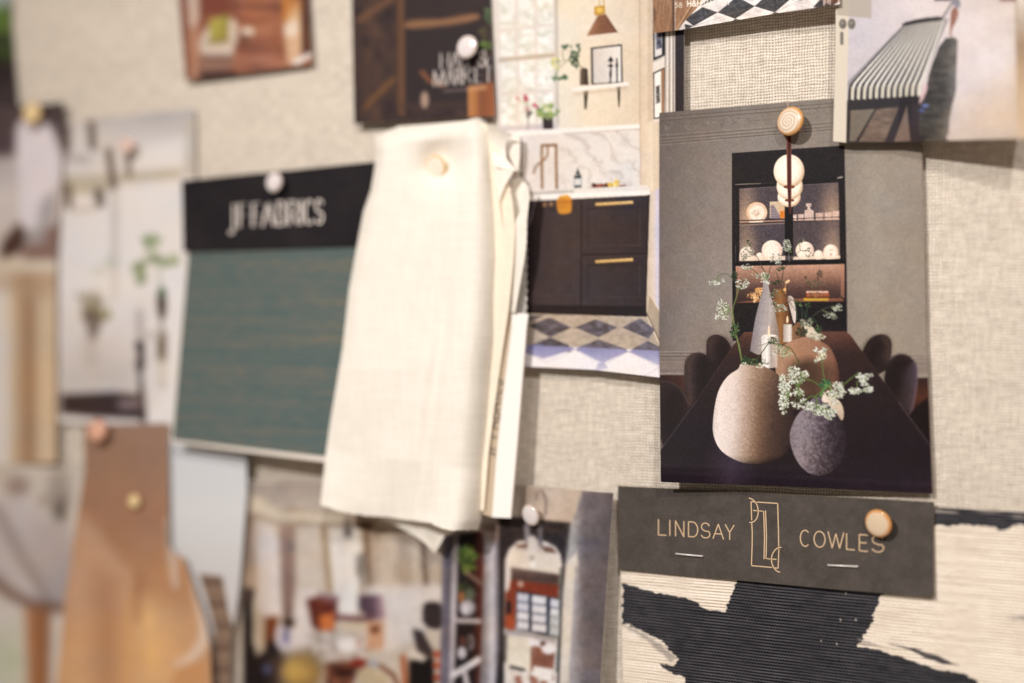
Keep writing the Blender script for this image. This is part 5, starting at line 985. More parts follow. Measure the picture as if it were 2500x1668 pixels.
    a.poly([(1340, 1000), (1380, 975), (1490, 985), (1490, 1190), (1340, 1160)], (60, 50, 50), sm=1, soft=4); a.poly([(1265, 1170), (1340, 1190), (1420, 1340), (1400, 1400), (1300, 1330)], (70, 58, 58), soft=4); a.poly([(1340, 1180), (1500, 1200), (1500, 1260), (1400, 1270)], (196, 182, 170), soft=6); a.poly([(1240, 1400), (1340, 1400), (1420, 1380), (1430, 1640), (1240, 1640)], (28, 22, 22), soft=5); a.line([(1200, 1380), (1220, 1640)], 40, (160, 94, 64), soft=6); a.line([(1260, 1340), (1340, 1400)], 26, (214, 202, 194), soft=5)
    for y in (1360, 1440, 1530): a.ell(1455, y, 40, 30, (164, 84, 58), soft=8)
    # bookcase
    a.T = R2
    a.poly([(130, 470), (240, 450), (240, 1640), (100, 1640)], (112, 106, 118), soft=4); a.line([(190, 470), (180, 1640)], 26, (66, 58, 66), soft=4); a.poly([(196, 470), (246, 470), (232, 1640), (170, 1640)], lambda x, y: ramp((y - 470) / 1100, [(0, (134, 120, 116)), (.4, (196, 188, 192)), (1, (176, 166, 170))]), soft=4)
    a.poly([(246, 440), (440, 420), (420, 1640), (210, 1640)], lambda x, y: ramp((x - 240) / 190, [(0, (40, 32, 32)), (.6, (44, 32, 30)), (.8, (84, 44, 36)), (1, (96, 54, 44))]), soft=4)
    a.leaves(310, 620, 60, 110, 70, [(88, 104, 44), (116, 130, 62), (60, 74, 34), (140, 150, 84)], 34); a.line([(310, 740), (420, 820)], 30, (132, 104, 92), soft=6); a.leaves(300, 840, 50, 40, 16, [(70, 80, 44), (50, 46, 36)], 30); a.ell(268, 920, 24, 46, (164, 106, 64), soft=6); a.ell(330, 900, 40, 46, (104, 108, 88), soft=8); a.ell(310, 1000, 60, 60, (176, 168, 172), soft=10); a.ell(295, 1010, 22, 40, (214, 208, 212), soft=6)
    a.line([(240, 1096), (402, 1102)], 36, (190, 178, 178), soft=4); a.ell(335, 1260, 26, 60, (150, 140, 142), soft=4); a.ell(330, 1260, 14, 48, (70, 56, 54), soft=4); a.ell(275, 1250, 22, 40, (96, 60, 52), soft=5); a.ell(270, 1340, 34, 46, (196, 188, 192), soft=6); a.line([(200, 1510), (400, 1390)], 50, (214, 206, 206), soft=4); a.line([(290, 1480), (320, 1640)], 40, (196, 184, 184), soft=5)
    # pilaster
    a.poly([(430, 380), (560, 340), (560, 1360), (520, 1640), (400, 1640), (440, 700)], lambda x, y: ramp((x - 420) / 140 + .16 * (fbm(x / 20, y / 200, 4) - .5), [(0, (128, 116, 116)), (.35, (176, 168, 170)), (.6, (206, 200, 204)), (.8, (142, 134, 140)), (1, (98, 90, 94))]), soft=4); a.poly([(430, 380), (600, 330), (560, 500), (470, 520)], (140, 120, 112), soft=20)
    # mirror niche wall
    a.poly([(550, 310), (720, 330), (1090, 350), (1070, 660), (1000, 1640), (520, 1640), (555, 1300)], (56, 48, 48), soft=4); a.poly([(550, 310), (1090, 340), (1070, 640), (640, 640)], lambda x, y: ramp(fbm(x / 30, y / 30, 6), [(.2, (44, 37, 38)), (.8, (70, 60, 58))]), soft=5, a=.9)
    a.poly([(730, 60), (1180, 120), (1100, 360), (880, 340), (700, 310)], lambda x, y: ramp((x - 720) / 420, [(0, (160, 146, 136)), (.45, (200, 184, 172)), (1, (186, 170, 156))]), soft=6); a.line([(870, 110), (905, 180), (900, 300)], 12, (104, 92, 86), soft=5); a.line([(840, 130), (830, 180)], 20, (120, 106, 98), soft=8, a=.7)
    a.poly([(1180, 120), (1420, 130), (1360, 960), (1320, 1640), (1080, 1640), (1060, 660), (1100, 360)], lambda x, y: ramp((x - 1060 - .0 * y) / 340 + .18 * (fbm(x / 14, y / 14, 4) - .5), [(0, (176, 170, 170)), (.2, (150, 144, 146)), (.4, (112, 104, 108)), (1, (98, 90, 94))]), soft=4)
    a.poly([(1090, 380), (1140, 330), (1130, 560), (1050, 680)], (168, 164, 162), soft=14); a.poly([(1050, 680), (1138, 570), (1150, 700), (1090, 1500), (1000, 1640), (1030, 900)], (214, 204, 194), soft=6); a.line([(1140, 700), (1090, 1500)], 26, (160, 156, 162), soft=6)
    # the arched mirror
    fr = [(590, 1640), (588, 1200), (596, 640), (625, 560), (690, 500), (790, 486), (900, 500), (975, 540), (1015, 600), (1025, 680), (1012, 1000), (985, 1640)]
    a.poly(fr, (226, 215, 209), soft=4)
    a.poly([(618, 1640), (612, 1200), (640, 660), (670, 560), (760, 520), (880, 525), (960, 560), (1000, 640), (1006, 720), (990, 1000), (962, 1640)], (206, 194, 186), soft=4)
    a.line([(1012, 700), (1000, 1200), (985, 1480)], 9, (42, 58, 54), soft=3); a.line([(762, 380), (765, 500)], 40, (140, 134, 140), soft=6); a.line([(860, 380), (860, 520)], 34, (120, 114, 120), soft=6); a.poly([(670, 530), (770, 515), (760, 552), (690, 548)], (110, 84, 70), soft=5); a.poly([(860, 535), (950, 545), (990, 590), (900, 580)], (120, 88, 72), soft=5); a.line([(800, 490), (805, 600)], 70, (214, 204, 200), soft=8)
    a.poly([(640, 575), (1000, 600), (1006, 750), (645, 690)], (218, 207, 196), soft=5); a.ell(808, 670, 22, 26, (238, 232, 228), soft=6); a.ell(798, 625, 12, 20, (160, 150, 142), soft=5)
    a.poly([(640, 695), (1004, 750), (1000, 840), (640, 800)], lambda x, y: ramp((y - 700) / 130 - (x - 640) / 2600, [(0, (112, 92, 86)), (.5, (84, 66, 62)), (1, (104, 80, 72))]), soft=5); a.poly([(640, 790), (1000, 830), (998, 930), (620, 880)], (132, 60, 40), soft=5); a.ell(712, 822, 24, 24, (190, 160, 150), soft=6)
    a.poly([(600, 880), (690, 860), (670, 1170), (590, 1150)], (138, 66, 42), soft=5); a.rect(605, 950, 640, 1050, (46, 32, 30), soft=5); a.ell(635, 1110, 34, 60, (170, 84, 50), soft=8)
    a.poly([(680, 870), (1000, 930), (985, 1230), (680, 1160)], (36, 38, 50), soft=4)
    for x0, x1 in ((688, 778), (798, 910), (936, 1004)):
        for k in range(4):
            y0 = 885 + k * 70 + (x0 - 688) * .17; a.poly([(x0, y0), (x1, y0 + 14), (x1 - 4, y0 + 76), (x0 - 4, y0 + 62)], R.choice([(214, 210, 216), (206, 203, 210), (222, 216, 218)]), soft=3)
    a.poly([(935, 1050), (1000, 1060), (985, 1230), (920, 1210)], (176, 176, 170), soft=14, a=.7)
    a.poly([(590, 1165), (980, 1240), (970, 1290), (590, 1215)], (196, 186, 184), soft=5); a.line([(600, 1170), (970, 1245)], 14, (150, 140, 140), soft=5)
    a.poly([(600, 1210), (800, 1230), (800, 1480), (600, 1440)], (222, 212, 196), soft=5); a.line([(600, 1210), (595, 1400)], 20, (96, 84, 78), soft=6); a.poly([(770, 1230), (880, 1250), (860, 1300), (790, 1300)], (226, 220, 222), soft=6); a.poly([(815, 1285), (970, 1330), (960, 1460), (800, 1440)], (140, 92, 74), soft=5); a.ell(925, 1310, 54, 40, (228, 222, 222), soft=6); a.ell(880, 1270, 20, 16, (84, 52, 44), soft=5); a.line([(800, 1300), (790, 1640)], 16, (120, 76, 60), soft=5)
    a.line([(640, 1445), (740, 1470)], 20, (40, 34, 34), soft=5)
    for i in range(6):
        for j in range(4): a.rect(600 + i * 62 + j * 10, 1480 + j * 36, 640 + i * 62 + j * 10, 1510 + j * 36, R.choice([(226, 216, 206), (150, 92, 74), (234, 226, 220)]), soft=5)
    a.poly([(820, 1440), (960, 1470), (950, 1560), (810, 1520)], (234, 226, 220), soft=6)
    a.texture(.16, (60, 22, 9)); a.gamma(1.12, .97); sharp = a.c.copy(); a.blur(9); k = np.clip((a.X - 900) / 260, 0, 1)[..., None]; soft_c = a.c; a.c = sharp; a.blur(5); a.c = a.c * k + soft_c * (1 - k); a.texture(.06, (8, 4), 70, 0)
    o = sheet('magazine_print', G, lambda u, v: .003 + .0085 * np.clip((u - .6) / .4, 0, 1) * (.45 + .55 * v), a.c, satin, thick=.0003); tag(o, 'print of a living room with bookcase and arched mirror, below the cream cloth', 'print')
room_print()

# ------------------------------------------------------------------ teal sample
ink_dark = bpy.data.materials.new('grey_ink'); ink_dark.use_nodes = True; ink_dark.node_tree.nodes['Principled BSDF'].inputs['Base Color'].default_value = L4((120, 108, 98)); ink_dark.node_tree.nodes['Principled BSDF'].inputs['Roughness'].default_value = .6
ink_white = bpy.data.materials.new('silver_ink'); ink_white.use_nodes = True; ink_white.node_tree.nodes['Principled BSDF'].inputs['Base Color'].default_value = L4((226, 214, 206)); ink_white.node_tree.nodes['Principled BSDF'].inputs['Roughness'].default_value = .5
def serif(chs, top, bot, x_ref, slt, slb, T, wv, desc=1.0):
    st = []
    for ch, x0, x1 in chs:
        t0 = top + (x0 - x_ref) * slt; t1 = top + (x1 - x_ref) * slt; b0 = bot + (x0 - x_ref) * slb
        if ch == 'J': b0 += (bot - top) * .28
        for g in glyph(ch, (x0, t0), (x1, t1), (x0, b0)):
            d = np.abs(np.array(g[-1]) - np.array(g[0])); vert = len(g) == 2 and d[1] > 1.6 * d[0]
            w = wv if vert else (wv * .8 if len(g) > 2 else wv * .38)
            st.append({'w': w, 'p': M(T, g)})
            if vert and ch not in 'A':
                for yx in (g[0], g[1]): st.append({'w': wv * .3, 'p': M(T, [(yx[0] - wv * .75, yx[1]), (yx[0] + wv * .75, yx[1])])})
    return st
def teal_sample():
    root = empty('fabric_sample', tuple(unproj(650, 750, 0)))
    tag(root, 'teal ribbed fabric sample under a black header card with silver lettering', 'fabric sample')
    bl = lambda u, v: .006 + (.009 + .004 * u) * v ** 1.3
    X, Y, U, V = G = coons((447, 560), (900, 545), (885, 1140), (416, 1080), 3, left=[(456, 618)])
    sheet('backing_card', G, bl, np.full(X.shape + (3,), 1.0) * (226, 216, 206), matte, root, thick=.0012, edge=(216, 206, 196))
    X, Y, U, V = G = coons((449, 580), (900, 560), (885, 1122), (421, 1072), 2.2, left=[(460, 618)])
    a = Art(X, Y); W = unproj(X, Y, .01); wx, wz = W[..., 0], W[..., 2]
    vv = wz + .012 * wx
    s1 = vnoise(wx / .16, vv / .0007, 3); s2 = vnoise(wx / .05, vv / .0005, 8); s3 = vnoise(wx / .005, vv / .0007, 19); s4 = fbm(wx / .04, vv / .005, 5)
    a.c = ramp(.36 * s1 + .24 * s2 + .30 * s3 + .10 * s4, [(.15, (76, 93, 94)), (.40, (88, 101, 100)), (.56, (98, 105, 100)), (.68, (110, 108, 98)), (.9, (128, 114, 97))])
    sheet('fabric_swatch', G, lambda u, v: bl(u, v) + .0008, a.c, matte, root)
    X, Y, U, V = G = coons((443.5, 441), (960, 391), (960, 597), (447, 614), 2.4)
    a = Art(X, Y); a.all(lambda x, y: ramp(fbm(x / 60, y / 60, 5), [(.2, (30, 26, 29)), (.8, (41, 36, 39))]))
    hl = lambda u, v: .0075 + .001 * v
    hd = sheet('header_card', G, hl, a.c, satin, root, thick=.0006, edge=(60, 55, 56))
    st = serif((('J', 1366, 1410), ('F', 1430, 1474), ('F', 1514, 1556), ('A', 1570, 1638), ('B', 1660, 1706), ('R', 1726, 1782), ('I', 1796, 1810), ('C', 1824, 1876), ('S', 1890, 1930)), 1222, 1358, 1425, -.055, -.045, P1, 6 * 2.45)
    for s_ in st: s_['w'] /= 2.45
    strokes_mesh('lettering', st, lambda x, y: .0088 + 0 * x, ink_white, hd, 6)
teal_sample()

# ------------------------------------------------------------------ cream cloth and its label card
def cloth_material():
    mt = bpy.data.materials.new('cream_muslin'); mt.use_nodes = True; nt = mt.node_tree; b = nt.nodes['Principled BSDF']
    at = nt.nodes.new('ShaderNodeAttribute'); at.attribute_name = 'ink'; nt.links.new(at.outputs['Color'], b.inputs['Base Color'])
    b.inputs['Roughness'].default_value = .9; b.inputs['Specular IOR Level'].default_value = .1; b.inputs['Sheen Weight'].default_value = .2
    tc = nt.nodes.new('ShaderNodeTexCoord'); bps = None
    nz = nt.nodes.new('ShaderNodeTexNoise'); nz.inputs['Scale'].default_value = 1; mp = nt.nodes.new('ShaderNodeMapping'); mp.inputs['Scale'].default_value = (1800, 1800, 160)
    nz2 = nt.nodes.new('ShaderNodeTexNoise'); nz2.inputs['Scale'].default_value = 1; mp2 = nt.nodes.new('ShaderNodeMapping'); mp2.inputs['Scale'].default_value = (160, 1800, 1800)
    ad = nt.nodes.new('ShaderNodeMath'); bp = nt.nodes.new('ShaderNodeBump'); bp.inputs['Strength'].default_value = .22; bp.inputs['Distance'].default_value = .0003
    for m_, n_ in ((mp, nz), (mp2, nz2)): nt.links.new(tc.outputs['Object'], m_.inputs[0]); nt.links.new(m_.outputs[0], n_.inputs['Vector'])
    nt.links.new(nz.outputs['Fac'], ad.inputs[0]); nt.links.new(nz2.outputs['Fac'], ad.inputs[1]); nt.links.new(ad.outputs[0], bp.inputs['Height']); nt.links.new(bp.outputs['Normal'], b.inputs['Normal'])
    # thin cloth lets some light through
    tr = nt.nodes.new('ShaderNodeBsdfTranslucent'); nt.links.new(at.outputs['Color'], tr.inputs['Color']); ms = nt.nodes.new('ShaderNodeMixShader'); ms.inputs[0].default_value = .08
    out = nt.nodes['Material Output']; nt.links.new(b.outputs[0], ms.inputs[1]); nt.links.new(tr.outputs[0], ms.inputs[2]); nt.links.new(ms.outputs[0], out.inputs[0])
    return mt
def cream_cloth():
    root = empty('fabric_sample', tuple(unproj(1060, 800, 0)))
    tag(root, 'cream muslin cloth folded over a white label card, hanging from one pale pin', 'fabric sample')
    cm = cloth_material()
    base = np.array((249, 241, 229.))
    def tone(X, Y, seed=0): return base * (.985 + .03 * fbm(X / 60, Y / 60, seed) + .026 * (vnoise(X / 40, Y / 4.5, seed + 3) - .5) + .026 * (vnoise(X / 4.5, Y / 40, seed + 5) - .5))[..., None]
    K = lambda *p: M(C1, p); Q = lambda *p: M(C2, p)
    jr = random.Random(3)
    def fray(p, j, n=5):
        p = np.array(p); out = []
        for i in range(len(p) - 1):
            for k in range(n): out.append(tuple(p[i] + (p[i + 1] - p[i]) * k / n + np.array([0, jr.uniform(-j, j)])))
        return out[1:] + [tuple(p[-1])]
    # front fold
    tl, tr = K((410, 215))[0], K((1112, 104))[0]; br, bl = Q((1172, 1362))[0], Q((116, 1190))[0]
    left = K((412, 330), (404, 420), (380, 560), (332, 700), (285, 950), (240, 1200), (200, 1560)) + Q((180, 650), (150, 870))
    right = K((1140, 180), (1156, 260), (1166, 430), (1188, 700), (1200, 1000), (1178, 1500)) + Q((1265, 300), (1242, 700), (1218, 1100), (1196, 1300))
    bottom = fray([bl] + Q((280, 1245), (420, 1262), (560, 1272), (850, 1310), (920, 1345), (1000, 1362), (1100, 1358)) + [br], 1.5)[:-1]
    top = K((470, 190), (560, 152), (760, 138), (980, 118), (1040, 102), (1080, 97))
    X, Y, U, V = G = coons(tl, tr, br, bl, 3, top=top, right=right, left=left, bottom=bottom)
    def lift(u, v):
        body = .016 + .009 * np.clip(v * 1.6, 0, 1) * (1 - .35 * v)
        round_r = -.011 * np.clip((u - .80) / .20, 0, 1) ** 2
        left_r = -.006 * np.clip((.10 - u) / .10, 0, 1) ** 2 * np.clip(1 - v * .8, .2, 1)
        pin = -.0075 * np.exp(-((u - .56) / .16) ** 2 - ((v - .10) / .055) ** 2) - .004 * np.exp(-((u - .56) / .3) ** 2 - ((v - .06) / .08) ** 2)
        crease = .0014 * np.sin(u * 7 + 2.2 * v + .6) * (.25 + .75 * v) + .0014 * np.exp(-((u - .26 - .14 * v) / .07) ** 2) * v - .0020 * np.exp(-((u - .70 + .10 * v) / .05) ** 2) * np.clip(v * 2, 0, 1)
        for k, (uu, ww) in enumerate(((-.5, .05), (-.28, .04), (.10, .05), (.30, .045))):          # pulls running down and out from the pin
            crease = crease + .0006 * np.exp(-(((u - .56) - uu * np.clip((v - .08) * 1.3, 0, 1)) / ww) ** 2) * np.exp(-((v - .25) / .22) ** 2) * (1 if k % 2 else -1)
        crease = crease + .0012 * (fbm(u * 3, v * 4, 88, 2) - .5)
        topr = -.007 * np.clip((.045 - v) / .045, 0, 1) ** 2
        hem = .004 * np.clip((v - .85) / .15, 0, 1) * np.sin(u * 8 + 1)
        return body + round_r + left_r + pin + crease + topr + hem
    sheet('front_fold', G, lift, tone(X, Y, 1), cm, root)
    # the layer behind, seen between the front fold and the label card
    t = lambda v: v
    X, Y, U, V = G = coons(K((1080, 130))[0], K((1180, 170))[0], Q((1215, 1230))[0], Q((1100, 1230))[0], 3, right=K((1215, 260), (1240, 420), (1285, 640), (1300, 820), (1290, 1000), (1262, 1300)) + Q((1340, 150), (1290, 500), (1245, 850)), left=K((1120, 400), (1150, 900)) + Q((1200, 400), (1150, 900)))
    sheet('inner_fold', G, lambda u, v: .0085 + .0052 * np.clip(v * 2.2, 0, 1) + .001 * np.sin(v * 8) * u, tone(X, Y, 5) * np.array((.99, .97, .93)), cm, root)
    # two loops of cloth standing out at the right
    def loop(name, lf, rt, tl, tr, br, bl, fn, seed):
        X, Y, U, V = G = coons(tl, tr, br, bl, 2.5, left=lf, right=rt)
        sheet(name, G, fn, tone(X, Y, seed), cm, root)
    loop('side_loop', K((1130, 230), (1150, 330)), K((1250, 225), (1238, 290), (1245, 360)), K((1112, 130))[0], K((1290, 208))[0], K((1310, 440))[0], K((1168, 410))[0], lambda u, v: .013 - .004 * np.sin(v * 3.1) + .001 * u, 7)
    loop('side_loop', K((1262, 250), (1258, 330)), K((1332, 260), (1330, 350)), K((1290, 208))[0], K((1325, 205))[0], K((1318, 440))[0], K((1300, 430))[0], lambda u, v: .0075 + .001 * u + 0 * v, 8)
    loop('side_loop', K((1168, 520), (1195, 620), (1210, 760), (1230, 900)), K((1235, 530), (1200, 630), (1215, 740), (1240, 900)), K((1166, 428))[0], K((1300, 425))[0], K((1262, 1180))[0], K((1225, 1180))[0], lambda u, v: .0125 - .002 * v + .001 * u, 9)
    loop('side_loop', K((1235, 560), (1204, 640), (1225, 780), (1262, 900)), K((1372, 520), (1388, 580), (1362, 680), (1318, 780), (1296, 880)), K((1310, 480))[0], K((1330, 482))[0], K((1285, 1000))[0], K((1270, 1000))[0], lambda u, v: .0065 + .001 * u + 0 * v, 10)
    loop('side_loop', K((1352, 600), (1330, 700), (1290, 790), (1276, 900), (1282, 1050)), K((1392, 600), (1375, 760), (1372, 900), (1360, 1000)), K((1368, 520))[0], K((1386, 540))[0], K((1300, 1340))[0], K((1268, 1340))[0], lambda u, v: .0115 + .002 * u - .001 * v, 11)
    # pinked edge of the grey piece under it
    edge = []
    for k in range(24): edge.append(K((1372 + (5 if k % 2 else -4), 760 + k * 26))[0])
    X, Y, U, V = G = coons(K((1330, 740))[0], K((1376, 740))[0], K((1372, 1400))[0], K((1270, 1400))[0], 2.2, right=edge, left=K((1310, 850), (1290, 1000)))
    a = Art(X, Y); a.all(lambda x, y: ramp(.6 * fbm(x / 5, y / 9, 3) + .4 * vnoise(x / 2.5, y / 2.5, 6), [(.2, (150, 144, 138)), (.8, (206, 200, 192))]))
    sheet('pinked_swatch', G, lambda u, v: .0085 + 0 * u, a.c, matte, root, thick=.0005, edge=(206, 200, 192))
    # tail of cloth hanging behind
    X, Y, U, V = G = coons(Q((400, 1200))[0], Q((1120, 1240))[0], Q((900, 1490))[0], Q((860, 1490))[0], 2.5, left=Q((540, 1290), (640, 1340), (760, 1410), (820, 1450)), right=Q((1010, 1375), (950, 1400), (930, 1440)), bottom=Q((880, 1525)))
    sheet('back_fold', G, lambda u, v: .011 + .001 * np.sin(u * 6), tone(X, Y, 15), cm, root)
    # label card
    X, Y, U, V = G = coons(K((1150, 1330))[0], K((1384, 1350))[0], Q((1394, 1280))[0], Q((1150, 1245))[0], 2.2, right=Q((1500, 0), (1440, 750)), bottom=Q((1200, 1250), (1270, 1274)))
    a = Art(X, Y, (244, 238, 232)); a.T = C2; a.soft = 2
    a.poly([(1000, -300), (1402, -300), (1400, 0), (1335, 520), (1300, 850), (1266, 1300), (1000, 1300)], (196, 176, 152), soft=2)  # tan side stands for the cloth's shade, painted into the card
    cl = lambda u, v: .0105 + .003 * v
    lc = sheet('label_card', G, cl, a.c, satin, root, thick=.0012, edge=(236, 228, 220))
    # lettering runs up the card
    st = []
    for ch, y0, y1 in (('J', 860, 838), ('F', 816, 776), ('F', 736, 700), ('A', 682, 630), ('B', 612, 566), ('R', 548, 500), ('I', 482, 468), ('C', 450, 404), ('S', 388, 350)):
        f = lambda y: 1300 - (y - 860) * -.105
        xb0, xb1 = 1302 + (860 - y0) * .105, 1302 + (860 - y1) * .105
        for g in glyph(ch, (xb0 - 80, y0 - 2), (xb1 - 80, y1 - 2), (xb0 - 16, y0)):
            dd = np.abs(np.array(g[-1]) - np.array(g[0])); st.append({'w': (3.4 if len(g) > 2 or dd[0] > dd[1] else 1.8), 'p': M(C2, g)})
    vv = lambda y: np.clip((y - 765) / 500, 0, 1)
    strokes_mesh('lettering', st, lambda x, y: .0105 + .003 * vv(y) + .0005, ink_dark, lc, 3)
cream_cloth()

# ------------------------------------------------------------------ push pins
def principled(name, c, rough, metal=0, coat=0):
    mt = bpy.data.materials.new(name); mt.use_nodes = True; b = mt.node_tree.nodes['Principled BSDF']
    b.inputs['Base Color'].default_value = L4(c); b.inputs['Roughness'].default_value = rough; b.inputs['Metallic'].default_value = metal; b.inputs['Coat Weight'].default_value = coat; b.inputs['Coat Roughness'].default_value = .04; b.inputs['Specular IOR Level'].default_value = .25
    return mt, b
def shell_mat(name, c0, c1, rim, turns, contrast):
    """nacre disc: a spiral of thin growth lines, rim colour toward the edge (disc lies in object XY)"""
    mt, b = principled(name, c0, .28, 0, 1.0); nt = mt.node_tree; Lk = nt.links
    def nd(t, **k):
        n = nt.nodes.new(t)
        for a_, v in k.items(): setattr(n, a_, v)
        return n
    def mth(op, a_, b2=None):
        n = nd('ShaderNodeMath', operation=op)
        for i, v in enumerate((a_, b2)):
            if v is None: continue
            if isinstance(v, (int, float)): n.inputs[i].default_value = v
            else: Lk.new(v, n.inputs[i])
        return n.outputs[0]
    tc = nd('ShaderNodeTexCoord'); sp = nd('ShaderNodeSeparateXYZ'); Lk.new(tc.outputs['Object'], sp.inputs[0])
    x, y = mth('DIVIDE', sp.outputs[0], .0055), mth('DIVIDE', sp.outputs[1], .0055)
    xs = mth('ADD', x, .06); ys = mth('ADD', y, .05)
    r = mth('POWER', mth('ADD', mth('MULTIPLY', xs, xs), mth('MULTIPLY', ys, ys)), .5)
    th = mth('DIVIDE', mth('ARCTAN2', ys, xs), 2 * math.pi)
    nz = nd('ShaderNodeTexNoise'); nz.inputs['Scale'].default_value = 260; Lk.new(tc.outputs['Object'], nz.inputs['Vector'])
    ph = mth('ADD', mth('MULTIPLY', mth('POWER', r, .75), turns), mth('ADD', th, mth('MULTIPLY', nz.outputs['Fac'], .5)))
    line = mth('POWER', mth('ABSOLUTE', mth('SINE', mth('MULTIPLY', ph, math.pi))), .6)
    mx = nd('ShaderNodeMix', data_type='RGBA'); mx.inputs[6].default_value = L4(c1); mx.inputs[7].default_value = L4(c0)
    Lk.new(mth('ADD', mth('MULTIPLY', line, contrast), 1 - contrast), mx.inputs[0])
    rr = mth('POWER', mth('ADD', mth('MULTIPLY', x, x), mth('MULTIPLY', y, y)), .5)
    mr = nd('ShaderNodeMapRange', interpolation_type='SMOOTHSTEP'); mr.inputs['From Min'].default_value = .66; mr.inputs['From Max'].default_value = .98; Lk.new(mth('ADD', rr, mth('MULTIPLY', mth('SUBTRACT', nz.outputs['Fac'], .5), .15)), mr.inputs['Value'])
    m2 = nd('ShaderNodeMix', data_type='RGBA'); m2.inputs[7].default_value = L4(rim); Lk.new(mr.outputs[0], m2.inputs[0]); Lk.new(mx.outputs[2], m2.inputs[6])
    Lk.new(m2.outputs[2], b.inputs['Base Color'])
    b.inputs['Subsurface Weight'].default_value = .15; b.inputs['Subsurface Radius'].default_value = (.002, .0012, .0008)
    return mt
def lathe(prof, n=48):
    bm = bmesh.new(); rings = []
    for r, z in prof:
        rings.append([bm.verts.new((0, 0, z))] if r == 0 else [bm.verts.new((r * math.cos(t), r * math.sin(t), z)) for t in np.linspace(0, 2 * math.pi, n + 1)[:-1]])
    for a_, b_ in zip(rings, rings[1:]):
        if len(a_) == 1: [bm.faces.new((a_[0], b_[k], b_[(k + 1) % n])) for k in range(n)]
        elif len(b_) == 1: [bm.faces.new((a_[k], b_[0], a_[(k + 1) % n])) for k in range(n)]
        else: [bm.faces.new((a_[k], b_[k], b_[(k + 1) % n], a_[(k + 1) % n])) for k in range(n)]
    bmesh.ops.recalc_face_normals(bm, faces=bm.faces)
    return bm
def mesh(name, bm, mt):
    me = bpy.data.meshes.new(name); bm.to_mesh(me); bm.free(); me.shade_smooth(); me.materials.append(mt); return me
R_ = .0054
head_prof = [(0, .0009), (.0014, .00087), (.0028, .00078), (.0040, .0006), (.0047, .00038), (.0051, .0001), (.0054, -.0003), (.0054, -.0006), (.0051, -.0010), (.0044, -.0014), (.002, -.0016), (.0009, -.0018), (0, -.0018)]
brass, _ = principled('brass', (206, 160, 90), .25, 1)
kinds = {'swirl': (shell_mat('swirl_shell', (236, 223, 208), (188, 142, 74), (212, 150, 76), 4.6, .95), 'collar'),
         'cream': (shell_mat('cream_shell', (226, 204, 176), (192, 152, 106), (202, 138, 72), 5.0, .6), 'collar'),
         'white': (shell_mat('white_shell', (232, 223, 222), (228, 216, 214), (214, 196, 186), 5, .3), 'collar'),
         'rose': (shell_mat('rose_shell', (226, 176, 150), (206, 150, 124), (176, 112, 88), 3, .4), 'collar'),
         'pearl': (shell_mat('pearl_shell', (246, 236, 220), (240, 226, 204), (226, 186, 126), 4, .4), 'collar'),
         'blush': (shell_mat('blush_shell', (228, 198, 186), (222, 188, 176), (214, 176, 160), 3, .3), 'collar'),
         'gold': (shell_mat('gold_shell', (238, 212, 160), (226, 192, 136), (206, 164, 108), 3, .4), 'collar')}
def make_pin(kind):
    root = empty('push_pin')
    def part(nm, bm, mt):
        o = bpy.data.objects.new(nm, mesh(nm, bm, mt)); col.objects.link(o); o.parent = root; return o
    part('head', lathe(head_prof), kinds[kind][0])
    part('collar', lathe([(0, -.0017), (.0022, -.0017), (.0022, -.0024), (.0012, -.003), (.0006, -.0032), (0, -.0032)], 24), brass)
    part('needle', lathe([(0, -.003), (.0005, -.003), (.0005, -.010), (0, -.0125)], 12), brass)
    return root
protos = {}
def pin(kind, x, y, lift, yaw, pitch, label, scale=1.0):
    """head centre at a photo point, standing `lift` off the linen; yaw/pitch tilt of the head's axis away from the board's normal"""
    if kind not in protos: protos[kind] = root = make_pin(kind)
    else:
        src = protos[kind]; root = src.copy(); col.objects.link(root)
        for ch in src.children:
            c = ch.copy(); col.objects.link(c); c.parent = root
    root.location = unproj(x, y, lift)
    ax = Vector((math.sin(math.radians(yaw)) * math.cos(math.radians(pitch)), -math.cos(math.radians(yaw)) * math.cos(math.radians(pitch)), math.sin(math.radians(pitch))))
    root.rotation_mode = 'QUATERNION'; root.rotation_quaternion = ax.to_track_quat('Z', 'Y')
    root.scale = (scale,) * 3
    tag(root, label, 'push pin', 'push pins holding the clippings')
pin('swirl', 1928, 295.5, .0100, -13, 6, 'swirl patterned shell pin at the top of the vase print', 1.03)
pin('cream', 2143, 1279, .0082, -14, -9, 'cream and amber pin beside the gold lettering on the dark header card', .98)
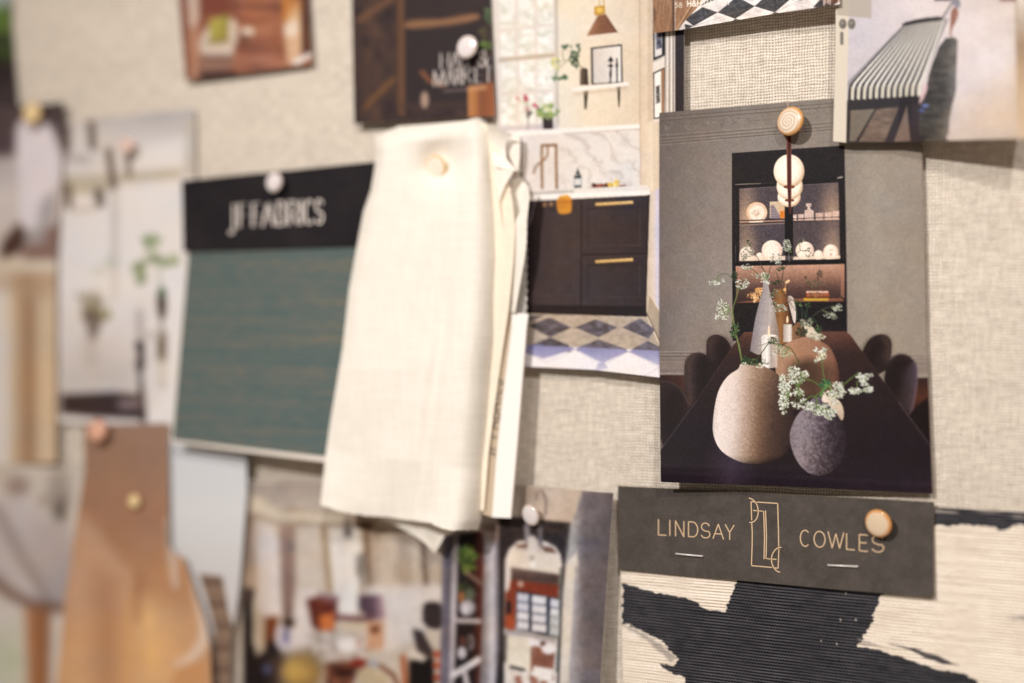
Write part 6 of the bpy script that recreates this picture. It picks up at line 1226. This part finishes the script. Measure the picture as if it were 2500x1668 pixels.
pin('pearl', 1063, 409, .0110, -3, -12, 'pale amber rimmed pin sunk into the cream cloth', .98)
pin('white', 1139, 114.5, .0088, -2, 4, 'glossy white pin over the lettering of the dark postcard', .93)
pin('white', 668, 445, .0124, -2, 2, 'blurred white pin on the black header of the teal sample', .84)
pin('white', 1294, 1259, .0090, -16, -14, 'white pin above the arched mirror of the living room print', .84)
pin('rose', 237, 1052, .0124, 8, 4, 'rose copper pin at the top corner of the lamp print', 1.05)
pin('blush', 309, 356, .0070, 6, 2, 'blurred pink pin on the pale kitchen print', .72)
pin('gold', 77, 277, .0088, 6, 2, 'blurred gold pin at the top of the mantelpiece print', 1.05)
pin('gold', 327, 1224, .0108, 6, 2, 'small pale gold pin in the middle of the copper lamp print', .62)

# ------------------------------------------------------------------ lamps of the room
w = bpy.data.worlds.new('World'); sc.world = w; w.use_nodes = True
w.node_tree.nodes['Background'].inputs[0].default_value = (1.0, .83, .68, 1); w.node_tree.nodes['Background'].inputs[1].default_value = .245
def lamp(name, pos, size, power, c, target=(-.1, 0, Z0)):
    l = bpy.data.lights.new(name, 'AREA'); l.shape = 'DISK'; l.size = size; l.energy = power; l.color = c
    o = bpy.data.objects.new(name, l); col.objects.link(o); o.location = pos
    o.rotation_euler = (Vector(target) - Vector(pos)).to_track_quat('-Z', 'Y').to_euler()
def spot(name, pos, size, power, c, target, cone):
    l = bpy.data.lights.new(name, 'SPOT'); l.shadow_soft_size = size / 2; l.energy = power; l.color = c; l.spot_size = math.radians(cone); l.spot_blend = 1
    o = bpy.data.objects.new(name, l); col.objects.link(o); o.location = pos
    o.rotation_euler = (Vector(target) - Vector(pos)).to_track_quat('-Z', 'Y').to_euler()
spot('ceiling_spot', (-.75, -3.3, Z0 + 1.75), .17, 465, (1.0, .972, .94), (.26, 0, Z0 - .03), 27)
lamp('ceiling_lamp', (1.25, -2.1, Z0 + 1.6), .12, 28, (1.0, .955, .92))
lamp('ceiling_lamp', (.15, -2.6, Z0 + 2.1), .11, 10, (1.0, .955, .92))
